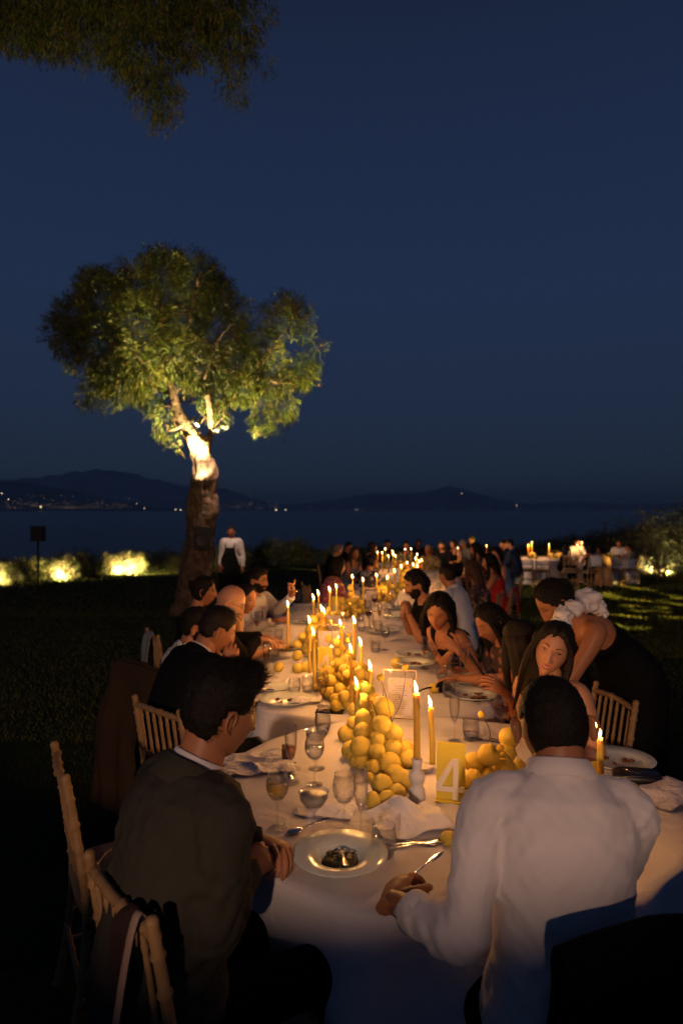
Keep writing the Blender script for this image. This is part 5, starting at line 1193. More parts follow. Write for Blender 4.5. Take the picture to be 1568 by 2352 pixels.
def drape(name, pts, wid, thick, m, label, cat, seed, loc=(0, 0, 0), rz=0, amp=.012, group=None):
    """a garment hanging over a chair: sheet swept along pts, wid across"""
    P, _ = smooth_path([V(p) for p in pts], [0]*len(pts), 6); n = 22; w = Wob(seed, 3, 7); vs = []
    wd_ = wid if hasattr(wid, '__len__') else [wid]*len(pts)
    for i, p in enumerate(P):
        t = i/(len(P)-1)*(len(wd_)-1); j = min(int(t), len(wd_)-2); ww = wd_[j]*(1-(t-j))+wd_[j+1]*(t-j)
        for k in range(n+1):
            u = k/n*2-1; q = V((u*ww/2, 0, 0))+p; a = float(w(np.array([[q.x*1.6, i*.03, 0]]))[0])*amp*min(1, abs(i-len(P)*.5)/6+.2); vs.append((q.x, q.y+a, q.z-.02*abs(u)**3))
    N = len(vs); off = [(x, y-thick, z-thick*.3) for x, y, z in vs]; mb = MB(); rows = len(P)
    f = [(i*(n+1)+k, i*(n+1)+k+1, (i+1)*(n+1)+k+1, (i+1)*(n+1)+k) for i in range(rows-1) for k in range(n)]
    mb.add(vs+off, f+[tuple(a+N for a in g[::-1]) for g in f])
    ed = [k for k in range(n+1)]+[i*(n+1)+n for i in range(1, rows)]+[(rows-1)*(n+1)+k for k in range(n-1, -1, -1)]+[i*(n+1) for i in range(rows-2, 0, -1)]
    mb.f += [(ed[i], ed[i-1], ed[i-1]+N, ed[i]+N) for i in range(len(ed))]; mb.m += [0]*len(ed)
    o = mb.build(name, m); o.location = loc; o.rotation_euler = (0, 0, rz); return tag(o, label, cat, group)
# dark jacket over the white shirted man's chair
drape('jacket', [(0, -.17, .50), (0, -.20, .74), (0, -.225, .915), (0, -.262, .962), (0, -.308, .905), (0, -.33, .66), (0, -.36, .34)], [.50, .52, .54, .54, .58, .60, .62], .022, M_black, 'black jacket hung over the chair of the man in the white shirt', 'jacket', 61, (.63, 1.66, 0), math.radians(13), .012)
drape('coat', [(0, -.16, .55), (0, -.20, .80), (0, -.235, .94), (0, -.29, .95), (0, -.33, .80), (0, -.37, .45), (0, -.40, .12)], [.46, .48, .48, .50, .54, .60, .62], .03, M_brown, 'brown coat hung over the chair behind the sprigged shirt', 'coat', 62, (-1.00, 4.20, gz(4.2)), -math.radians(42), .02)
drape('coat', [(0, -.16, .6), (0, -.22, .85), (0, -.25, .94), (0, -.29, .94), (0, -.34, .70), (0, -.36, .35), (0, -.38, .12)], [.30, .34, .34, .34, .40, .46, .50], .03, M_taup, 'long tan coat over a chair at the separate tables', 'coat', 63, (wx(1378, 19.2), 19.2, gz(19.2)), -math.radians(8), .02)
drape('shawl', [(0, -.20, .62), (0, -.24, .90), (0, -.275, .925), (0, -.31, .88), (0, -.33, .66)], [.30, .33, .33, .34, .28], .012, M_napkin, 'white cloth over a chair back at the separate tables', 'shawl', 64, (wx(1352, 19.0), 19.0, gz(19)), math.radians(15), .012)
drape('sash', [(0, -.20, .50), (0, -.235, .80), (0, -.262, .925), (0, -.30, .90), (0, -.32, .66), (0, -.34, .30)], [.16, .18, .18, .19, .20, .22], .006, mat('grey_green_sash', (.20, .22, .20), .7), 'grey green sash over the chair behind the bare shouldered woman', 'sash', 65, (-1.24, 5.45, gz(5.45)), -math.radians(62), .01)
drape('shawl', [(0, -.16, .60), (0, -.22, .84), (0, -.255, .92), (0, -.30, .90), (0, -.33, .62)], [.30, .30, .30, .32, .34], .012, M_red, 'red garment over a chair on the right side of the row', 'shawl', 66, (wx(1132, 9.2), 9.2, gz(9.2)), -math.radians(290), .012)
drape('shawl', [(.09, -.17, .56), (.09, -.22, .78), (.09, -.256, .912), (.09, -.295, .88), (.09, -.30, .70)], [.05, .05, .045, .05, .06], .010, mat('dark_red_wool', (.015, .003, .003), .9), 'dark red shawl over the top rail behind the grey brown suit', 'shawl', 67, (-.32, 1.77, 0), -math.radians(50), .008)
M5 = Matrix.Translation((-.32, 1.77, 0)) @ Matrix.Rotation(-math.radians(50), 4, 'Z')
b = MB(); b.tube([M5 @ V(p) for p in [(.138, -.20, .50), (.140, -.225, .78), (.145, -.262, .914), (.15, -.300, .88), (.145, -.36, .50), (.14, -.40, .10), (.14, -.41, .03)]], [(.0105, .0022)]*7, 8, 0, 6, up=(0, 0, 1)); tag(b.build('ribbon', M_ribbon), 'narrow cream ribbon hanging from the chair behind the grey brown suit', 'ribbon')
# black handbag hanging on the empty chair
e = empty('handbag', (-.63, 2.02, .69), 0, 'small black handbag with a beaded strap on the empty chair at the left', 'handbag')
b = MB(); b.loft([((0, 0, -.13), (.10, 0, 0), (0, .03, 0)), ((0, 0, -.11), (.12, 0, 0), (0, .045, 0)), ((0, 0, -.02), (.11, 0, 0), (0, .045, 0)), ((0, 0, .01), (.10, 0, 0), (0, .03, 0))], 28, 0, 3.5); b.build('bag', M_leather, e)
b = MB()
for i in range(46): a = PI*i/45; b.ball((.10*math.cos(a), -.02, .0+.13*math.sin(a)), .0036, 6, 4)
b.build('beaded_strap', M_gold, e)

# ------------------------------------------------------------------ first table
def item(key, f, px, py, label, cat, group=None, rz=0, k=None, scale=None):
    p, _ = on(px, py); return put(key, f, p, rz, label, cat, group, scale)
pl, _ = on(780, 1990)
put('bowl_herb', bowl_plate(M_food, .144), pl, 0, 'wide rimmed pasta bowl with herb leftovers and a fork beside the clasped hands', 'bowl')
f = put('fork', cutlery('fork'), (0, 0, 0), 0, 'fork leaning in the near pasta bowl', 'fork'); f.location = pl+V((.010, -.045, .048)); f.rotation_euler = (math.radians(-14), 0, math.radians(4))
for key, fn, px, py, lb, cat in [
    ('wine_w', g_wine(M_wine), 637, 1905, 'wine glass with white wine nearest the grey brown suit', 'wine glass'),
    ('flute_a', g_flute(M_amber), 668, 1798, 'champagne flute with an amber rest beside the lighter', 'champagne flute'),
    ('coupe_e', g_coupe(), 727, 1765, 'empty coupe glass behind the other stemware on the first table', 'coupe glass'),
    ('wine_r', g_wine(mat_glass('water', (.93, .96, 1), .05)), 722, 1802, 'wine glass with a clear rest standing between flute and lemons', 'wine glass'),
    ('coupe_c', g_coupe(M_cocktail), 720, 1936, 'coupe glass with a cloudy yellow cocktail above the pasta bowl', 'coupe glass'),
    ('wine_e', g_wine(), 790, 1912, 'empty wine glass between the cocktail and the near flute', 'wine glass'),
    ('flute_e', g_flute(), 828, 1920, 'empty champagne flute right of the empty wine glass', 'champagne flute'),
    ('tumbler', g_tumbler, 882, 1965, 'water tumbler right of the pasta bowl rim', 'tumbler'),
    ('tumbler', g_tumbler, 741, 1682, 'water tumbler near the far edge of the first table', 'tumbler'),
    ('tumbler', g_tumbler, 1081, 1700, 'water tumbler behind the small lemon heap', 'tumbler'),
    ('flute_e', g_flute(M_rose), 1043, 1702, 'champagne flute with a dark rest behind the number sign', 'champagne flute'),
    ('wine_rose', g_wine(M_rose), 1150, 1698, 'wine glass with a red rest left of the seated man\'s head', 'wine glass')]:
    item(key, fn, px, py, lb, cat)
item('spoon', cutlery('spoon'), 712, 1898, 'spoon lying below the wine glass on the first table', 'spoon', None, math.radians(132))
item('spoon', cutlery('spoon'), 668, 1775, 'spoon standing out beside the lighter', 'spoon', None, math.radians(175))
item('spoon', cutlery('spoon'), 925, 1934, 'spoon in the cutlery pile under the crumpled napkin', 'spoon', None, math.radians(75))
item('knife', cutlery('knife'), 950, 1944, 'table knife in the cutlery pile under the crumpled napkin', 'knife', None, math.radians(-78))
item('fork', cutlery('fork'), 965, 1938, 'fork in the cutlery pile under the crumpled napkin', 'fork', None, math.radians(-84))
item('spoon', cutlery('spoon'), 1125, 1705, 'spoon behind the small lemon heap', 'spoon', None, math.radians(60))
napkin(590, 1758, .30, .26, .045, 3, .3, 'white napkin beside the chin of the man in the suit')
napkin(748, 1862, .20, .14, .03, 5, -.2, 'thin crumpled napkin under the coupe stem')
napkin(938, 1898, .27, .20, .095, 8, .35, 'large crumpled napkin in front of the number sign')
napkin(1528, 1832, .26, .20, .06, 11, .6, 'white napkin at the right edge of the first table')
napkin(1110, 1690, .20, .13, .035, 14, .1, 'napkin behind the small lemon heap')
p, _ = on(656, 1752); e = empty('lighter', p, .4, 'small dark lighter with a brass end left of the flute', 'lighter'); b = MB(); b.box((0, 0, .028), (.030, .016, .055)); b.build('casing', M_phone, e, False); b = MB(); b.box((0, 0, .067), (.028, .015, .022)); b.build('brass_end', M_gold, e, False)
p, _ = on(1412, 1762); item('plate_clean', bowl_plate(M_food2, .15, False), 1418, 1752, 'dinner plate with red crumbs right of the seated man\'s head', 'plate')
# clutch bag
p, _ = on(1462, 1792); e = empty('clutch_bag', p, -.2, 'black clutch bag with silver threads beside the right-hand plate', 'bag'); b = MB()
b.loft([((0, 0, .0), (.085, 0, 0), (0, .05, 0)), ((0, 0, .008), (.09, 0, 0), (0, .055, 0)), ((0, 0, .028), (.088, 0, 0), (0, .053, 0)), ((0, 0, .036), (.075, 0, 0), (0, .042, 0))], 28, 0, 4); b.build('bag', M_leather, e)
b = MB(); b.tube([(-.06, -.05, .03), (-.02, -.056, .034), (.03, -.05, .036), (.06, -.02, .038)], .0012, 5, 0, 4); b.tube([(-.05, .02, .037), (.0, -.03, .038), (.05, .03, .037)], .0012, 5, 0, 4); b.build('silver_thread', M_steel, e)
# phone under the hands of the man in the suit
e = empty('phone', (-.215, 2.03, .742), .5, 'dark phone under the clasped hands', 'phone'); b = MB(); b.box((0, 0, .005), (.075, .15, .009)); o = b.build('case', M_phone, e, False); md = o.modifiers.new('b', 'BEVEL'); md.width = .004; md.segments = 2
e.location = (wx(600, 2.12), 2.12, .742+gz(2.6)+.012)
# knife in the hand of the man in the white shirt
o = put('knife', cutlery('knife'), (0, 0, 0), 0, 'table knife held upright in the left hand of the man in the white shirt', 'knife')
a = V((.185, 1.845, .805)); bb = V(W(1012, 1962, 2.0)); d = (bb-a).normalized(); o.location = a+d*.075; o.rotation_euler = d.to_track_quat('Y', 'Z').to_euler()

# number sign 4
def sign4(px, py, Y, rz, label, s=1.0, fz=True):
    p, k = on(px, py) if Y is None else (V((wx(px, Y), Y, tz(min(range(len(TAB)), key=lambda i: math.hypot(TAB[i][0]-wx(px, Y), TAB[i][1]-Y))))), 0)
    e = empty('table_number', p, rz, label, 'table sign'); b = MB(); w, h = .105*s, .205*s
    M = Matrix.Rotation(math.radians(-8), 4, 'X'); b.box((0, .0, h/2), (w, .003, h), 0, None); b.v = [tuple(M @ V(q)) for q in b.v]; b.build('card', M_yellow, e, False)
    b = MB(); b.box((0, -.004, .0025), (w*1.02, .05, .003)); b.build('foot', M_yellow, e, False)
    # the numeral 4: a leaning stem, a slanting stroke and a bar, standing proud of the card
    b = MB(); t = .013
    def poly(pts): n = len(pts); b.add([(x*s, -t-.006, z*s) for x, z in pts]+[(x*s, -.006, z*s) for x, z in pts], [tuple(range(n))]+[tuple(range(2*n-1, n-1, -1))]+[(i, i+n, (i+1) % n+n, (i+1) % n) for i in range(n)])
    poly([(.010, .006), (.029, .006), (.029, .150), (.010, .150)]); poly([(-.052, .052), (-.030, .052), (.0095, .127), (.0095, .150), (.004, .150), (-.052, .057)]); poly([(-.052, .0335), (.0095, .0335), (.0095, .0515), (-.052, .0515)]); poly([(.0295, .0335), (.050, .0335), (.050, .0515), (.0295, .0515)])
    b.v = [tuple(M @ V(q)) for q in b.v]; b.build('numeral', M_cream, e, False); return e
sign4(1034, 1838, None, math.radians(-14), 'yellow card with a raised cream number 4 on the first table')
sign4(746, 1555, None, math.radians(8), 'yellow card with a number 4 on the second table, blurred behind candles', .95)
sign4(885, 1352, 9.1, math.radians(-5), 'small yellow number card far down the row')
sign4(771, 1345, 7.7, math.radians(-5), 'yellow number card behind the menu on the fourth table')
# menus in brass frames
def menu(px, py, Y, w, h, rz, label):
    k = min(range(len(TAB)), key=lambda i: math.hypot(TAB[i][0]-wx(px, Y), TAB[i][1]-Y)); e = empty('menu_frame', (wx(px, Y), Y, tz(k)+.001), rz, label, 'menu frame'); M = Matrix.Rotation(math.radians(-10), 4, 'X')
    def bb(name, c, d, m):
        b = MB(); b.box(c, d); b.v = [tuple(M @ V(q)) for q in b.v]; return b.build(name, m, e, False)
    t = .004
    bb('frame_bar', (0, 0, t/2), (w, .006, t), M_gold); bb('frame_bar', (0, 0, h-t/2), (w, .006, t), M_gold); bb('frame_bar', (-w/2+t/2, 0, h/2), (t, .006, h-2*t), M_gold); bb('frame_bar', (w/2-t/2, 0, h/2), (t, .006, h-2*t), M_gold)
    bb('glass_pane', (0, 0, h/2), (w-2*t, .002, h-2*t), M_glass)
    bb('menu_card', (.002, .0025, h*.45), (w*.72, .001, h*.76), M_paper)
    b = MB()
    for i in range(11):
        z = h*.66-i*h*.045; l = w*R.choice((.26, .34, .42)); b.box((0, .0015, z), (l, .0004, .0018))
    b.v = [tuple(M @ V(q)) for q in b.v]; b.build('printed_lines', M_ink, e, False)
    b = MB()
    for cx_, cz_ in ((-.25, .76), (.22, .74), (.28, .68)): b.ball((w*cx_, .0015, h*cz_), (.008, .0006, .006), 10, 6)
    b.v = [tuple(M @ V(q)) for q in b.v]; b.build('printed_lemon', M_yellow, e)
    b = MB(); b.tube([(0, .005, h*.5), (0, .09, .003)], .0022, 6); b.build('easel_leg', M_gold, e)
menu(916, 1668, 3.48, .172, .245, math.radians(-12), 'brass framed menu beside the tall lemon pile on the second table')
menu(755, 1510, 4.95, .21, .27, math.radians(4), 'brass framed menu behind the second number card')
menu(764, 1442, 6.15, .19, .23, math.radians(-6), 'bright brass framed menu on the third table')
menu(851, 1366, 8.4, .17, .22, math.radians(-6), 'brass framed menu before the fifth table')

# ------------------------------------------------------------------ lemons
GL = 'lemons heaped on the first table'
heap = [(950, 795, 50), (1045, 775, 48), (1110, 740, 55), (1140, 660, 68), (1010, 690, 65), (950, 570, 50), (1060, 550, 72), (1095, 610, 58), (1185, 515, 57), (860, 520, 60), (775, 345, 55), (800, 455, 58), (1215, 450, 45)]
def hp(u, v): return 533.1+u*.34, 1568+v*.34
zt = tz(0)
LAB = 'yellow lemon left of the number sign, first table'
def fruit_on(px, py, rpx, z0, layer_z=0, label=LAB, group=GL, kind=None):
    if group in (GL, 'lemons of the small heap beside the number sign'): label = label.replace('lemon', 'lemon resting on the cloth' if layer_z < .01 else 'lemon low in the pile' if layer_z < .056 else 'lemon high in the pile', 1)
    r = .036
    for _ in range(6): Y = FPX*(CAMZ-(z0+layer_z+r))/(py-1172); r = rpx*Y/FPX
    lemon((wx(px, Y), Y, z0+layer_z+r*.98), r*1.10, label, group, kind); return Y
for u, v, rr in heap: px, py = hp(u, v); fruit_on(px, py, rr*.34, zt)
for u, v, rr, lz in [(980, 465, 52, .05), (1085, 445, 58, .055), (865, 430, 63, .055), (1160, 435, 48, .04), (880, 335, 56, .085), (985, 385, 50, .09), (820, 270, 42, .06), (1090, 345, 58, .105), (1010, 290, 65, .13), (885, 245, 56, .12), (900, 290, 45, .06), (1000, 420, 50, .02), (930, 640, 30, 0), (1050, 480, 50, 0), (900, 470, 50, 0), (960, 330, 50, .02)]:
    px, py = hp(u, v); fruit_on(px, py, rr*.34, zt, lz)
Yt = 2.92
for u, v, rr, kd in [(1020, 165, 68, 4), (880, 130, 56, 0), (885, 185, 50, 1), (945, 235, 48, 0)]:
    px, py = hp(u, v); lemon(V(W(px, py, Yt+(0 if u > 1000 else .12))), rr*.34*Yt/FPX*1.06, LAB, GL, kd)
px, py = hp(905, 40); lemon(V(W(px, py, 3.30)), .036, 'greenish lemon at the back of the tall pile', None, 7)
GS = 'lemons of the small heap beside the number sign'; LS = 'yellow lemon between the number sign and the white shirt'
def h4(u, v): return (1350+u/1.96)*.6272, (2550+v/1.96)*.6272
for u, v, rr, lz in [(745, 595, 66, 0), (690, 610, 50, 0), (1065, 515, 62, .0), (840, 560, 66, .0), (755, 475, 68, .045), (975, 525, 78, .02), (900, 500, 50, 0), (860, 420, 72, .09), (985, 405, 62, .085), (1005, 295, 66, .135), (1080, 585, 50, 0), (950, 600, 50, 0), (830, 620, 50, 0)]:
    px, py = h4(u, v); fruit_on(px, py, rr*.32, zt, lz, LS, GS)
fruit_on(1447, 1815, 19, zt, 0, 'single lemon leaning on the right-hand napkin', None, 5); fruit_on(1365, 1768, 18, zt, 0, 'lemon behind the right-hand candle', None, 0)
fruit_on(1030, 1925, 17, zt, 0, 'yellow pear shaped lemon half hidden by the white sleeve', None, 6); fruit_on(1425, 1838, 13, zt, 0, 'small lemon behind the shoulder of the white shirt', None, 2)
def pile(path, n, levels, label, group, seed, r0=.036, sp=.07):
    """heap along a path of (x, y, half width): layers of touching fruit"""
    rs = random.Random(seed); base = []; Y0 = min(p[1] for p in path); Y1 = max(p[1] for p in path)
    LV = (', touching the cloth', ', in the second layer', ', high on top', ', topmost'); PT = (' at its near end', ' in its middle', ' at its far end')
    P, Wd = smooth_path([V((a, b, 0)) for a, b, c in path], [c for a, b, c in path], 6); cnt = 0
    for lv in range(levels):
        placed = []; tries = 0; tgt = int(n*(1.0, .52, .24, .10)[lv])
        while len(placed) < tgt and tries < 3000:
            tries += 1; i = rs.randrange(len(P)); p = P[i]; wd_ = Wd[i]*(1, .62, .35, .15)[lv]; r = r0*rs.uniform(.88, 1.12)
            x = p.x+rs.uniform(-wd_, wd_); y = p.y+rs.uniform(-1, 1)*.03
            if lv == 0: z = r
            else:
                near_ = [q for q in base if math.hypot(q[0]-x, q[1]-y) < (q[3]+r)*.80]
                if len(near_) < 2: continue
                z = max(q[2]+math.sqrt(max(0, (q[3]+r)**2*.97-(q[0]-x)**2-(q[1]-y)**2)) for q in near_)
                if z > .045*2*(lv+1): continue
            if any((q[0]-x)**2+(q[1]-y)**2+(q[2]-z)**2 < ((q[3]+r)*.93)**2 for q in placed+base): continue
            placed.append((x, y, z, r))
        base += placed
        for x, y, z, r in placed:
            k = min(range(len(TAB)), key=lambda i: math.hypot(TAB[i][0]-x, TAB[i][1]-y)); lemon((x, y, tz(k)+z), r, label+LV[lv]+PT[min(2, int(3*(y-Y0)/(Y1-Y0+.01)))], group, None if rs.random() > .06 else 5); cnt += 1
    return cnt
nl = 0
nl += pile([(.10, 3.62, .07), (.06, 3.85, .13), (.0, 4.1, .16), (.03, 4.35, .16), (.0, 4.6, .15), (-.08, 4.95, .12), (-.2, 5.2, .10)], 46, 4, 'lemon of the second table heap', 'lemons heaped on the second table', 1)
nl += pile([(-.25, 5.45, .10), (-.24, 5.75, .14), (-.2, 6.1, .14), (-.22, 6.5, .10), (-.12, 6.9, .08)], 32, 4, 'lemon of the third table heap', 'lemons heaped on the third table', 2)
nl += pile([(.0, 7.45, .06), (.12, 7.55, .10), (.16, 7.8, .14), (.1, 8.2, .10)], 20, 4, 'lemon of the fourth table heap', 'lemons heaped on the fourth table', 3, .041)
nl += pile([(.52, 9.0, .10), (.62, 9.5, .14), (.72, 10.0, .1)], 15, 3, 'blurred lemon of the fifth table heap', 'lemons heaped on the fifth table', 4, .044)
nl += pile([(1.0, 10.9, .10), (1.15, 11.4, .14)], 12, 3, 'blurred lemon of the sixth table heap', 'lemons heaped on the sixth table', 5, .046)
nl += pile([(1.3, 12.7, .10), (1.42, 13.2, .14)], 9, 3, 'blurred lemon on the seventh table', 'lemons heaped on the seventh table', 6, .048)
nl += pile([(1.35, 14.4, .12), (1.42, 15.0, .14)], 8, 2, 'blurred lemon on the eighth table', 'lemons heaped on the eighth table', 7, .05)
nl += pile([(1.35, 16.2, .12), (1.42, 16.8, .14)], 7, 2, 'blurred lemon on the ninth table', 'lemons heaped on the ninth table', 8, .05)
print('pile lemons', nl)
for px, py, lb in [(640, 1532, 'single lemon lying left of the heap on the second table'), (683, 1535, 'left of two lemons beside the second number card'), (700, 1532, 'right of two lemons beside the second number card'), (683, 1506, 'lemon between the left plate and the heap'), (909, 1522, 'lemon at the rim of the plate before the v neck'), (996, 1580, 'lemon half hidden by the black flower')]:
    fruit_on(px, py, 11, tz(1), 0, lb, None, None)
for i, (px, Y) in enumerate([(1226, 20.6), (1262, 20.5), (1280, 20.7), (1400, 20.8)]):
    for q in range(5): lemon((wx(px, Y)+R.uniform(-.12, .12), Y+R.uniform(-.1, .1), gz(Y)+.75+.05+(.07 if q > 2 else 0)), .06, 'blurred yellow fruit on the separate tables', 'fruit on the separate tables')
# craspedia stems in front
ct = V((wx(860, 2.8), 2.8, zt))
craspedia(850, 1603, 2.86, 'yellow ball flower left of the tall pile of the first table', (wx(857, 2.86), 2.86, wz(1690, 2.86)))
craspedia(873, 1556, 2.86, 'large ball flower bending over the tall pile', (wx(898, 2.8), 2.80, wz(1735, 2.8)))
craspedia(930, 1531, 3.0, 'highest ball flower between the tall pile and the menu', (wx(898, 3.02), 3.02, wz(1660, 3.02)))
craspedia(1105, 1641, 2.75, 'ball flower rising from the small lemon heap', (wx(1118, 2.74), 2.74, wz(1712, 2.74)))
craspedia(1148, 1718, 2.55, 'curved ball flower in front of the small lemon heap', (wx(1165, 2.6), 2.6, wz(1796, 2.6)), 0, .035)
for px, py, Y, lb in [(797, 1470, 4.0, 'ball flower above the second heap'), (801, 1458, 4.3, 'higher ball flower above the second heap'), (759, 1427, 4.8, 'ball flower near the back of the second heap'), (816, 1415, 5.2, 'ball flower between the second and third heap'), (786, 1440, 4.6, 'ball flower right of the back lemons'), (785, 1343, 8.0, 'ball flower behind the guests pointing hand')]:
    craspedia(px, py, Y, lb, (wx(px-5, Y), Y, wz(py, Y)-.18))

# ------------------------------------------------------------------ candles
candle(957, 1582, 2.50, .3, 'tall candle in the sculpted holder next to the number sign', lean=-.002, r=.0125, hold=.145, holder_label='tall white sculpted holder beside the number sign', power=.9)
candle(992, 1615, 2.78, .3, 'candle standing behind the number sign', lean=-.006, r=.0110)
candle(1381, 1682, 2.10, .3, 'candle just right of the ear of the man in the white shirt', lean=-.006, r=.0100, power=.8)
candle(820, 1570, 3.02, .3, 'candle left in the tall pile of the first table', lean=.0, r=.0110)
candle(852, 1530, 3.30, .3, 'highest candle behind the tall pile of the first table', lean=-.004, r=.0115)
for px, py, Y, lb in [(831, 1475, 3.95, 'right-hand candle of the second heap'), (808, 1490, 3.75, 'candle at the front of the second heap'), (813, 1425, 4.55, 'tallest candle in the middle of the second heap'), (784, 1432, 4.75, 'candle just left of the tallest one on the second table'),
        (711, 1424, 4.50, 'left back candle of the second table'), (722, 1452, 4.15, 'candle next to the second number card'), (661, 1388, 5.45, 'lone candle at the left edge of the third table'), (739, 1398, 5.25, 'candle at the front of the third heap'), (745, 1403, 5.45, 'low candle close behind the front one of the third heap'),
        (720, 1372, 6.1, 'left candle of the third heap'), (732, 1362, 6.5, 'second candle from the left on the third table'), (757, 1354, 6.7, 'third candle from the left on the third table'), (772, 1348, 6.9, 'right candle of the third heap'),
        (810, 1325, 7.9, 'left candle of the fourth heap'), (833, 1332, 7.75, 'right candle of the fourth heap')]:
    candle(px, py, Y, .3, lb, lean=R.uniform(-.006, .004), r=.0105)
ff = [(865, 1322, 9.0), (890, 1327, 8.9), (906, 1311, 9.7), (921, 1301, 10.1), (935, 1293, 10.8), (949, 1297, 10.7), (958, 1300, 10.9), (962, 1290, 11.3), (955, 1283, 11.9), (968, 1287, 11.8), (958, 1274, 12.9),
      (867, 1269, 14.4), (878, 1270, 14.4), (885, 1261, 15.4), (892, 1278, 13.8), (902, 1273, 14.3), (902, 1267, 15.0), (908, 1277, 14.0), (930, 1262, 16.5), (944, 1261, 16.6), (1051, 1259, 18.0), (1117, 1254, 18.4)]
for i, (px, py, Y) in enumerate(ff):
    candle(px, py, Y, .3, 'distant candle glowing like a dot on the '+('fifth or sixth' if Y < 11.5 else 'seventh or eighth' if Y < 15.7 else 'ninth or tenth')+' table of the row', lean=0, r=.012, far=True, power=1.0)
def far_candle(px, py, Y, lb):
    zt_ = gz(Y)+.751; top = W(px, py, Y); e = empty('taper_candle', (top.x, Y, zt_), 0, lb, 'candle', 'candles on the separate tables'); h = top.z-zt_
    b = MB(); b.tube([(0, 0, 0), (0, 0, h)], .013, 8); b.build('wax', M_wax, e); b = MB(); b.ball((0, 0, h+.022), (.007, .007, .022), 8, 6); b.build('flame', M_flame, e); light('candle_flame_light', 'POINT', (top.x, Y, top.z+.03), 24, (1, .46, .17), shadow_soft_size=.012)
for px, py, lb in [(1212, 1254, 'left candle on the left separate table'), (1221, 1247, 'tall candle on the left separate table'), (1260, 1252, 'candle right of the flowers on the left separate table')]: far_candle(px, py, 20.7, lb)
far_candle(1325, 1253, 21.9, 'candle before the man in the white shirt at the separate tables'); far_candle(1335, 1248, 22.2, 'candle beside the shoulder of the man in the white shirt')
for px, py, lb in [(972, 1772, 'small white saucer holder behind the number sign'), (800, 1592, 'small white holder at the foot of the second heap'), (688, 1530, 'small white holder left of the second number card'), (815, 1392, 'white sculpted holder before the fourth heap')]:
    p, k = on(px, py)
    if 'saucer' in lb: b = MB(); b.lathe([(.018, 0), (.034, .006), (.040, .022), (.041, .024), (.036, .021), (.016, .008), (0, .007)], 24); o = b.build('tealight_dish', M_bisque); o.location = p; tag(o, lb, 'dish')
    else: holder(p, .035 if 'sculpted' not in lb else .11, lb)

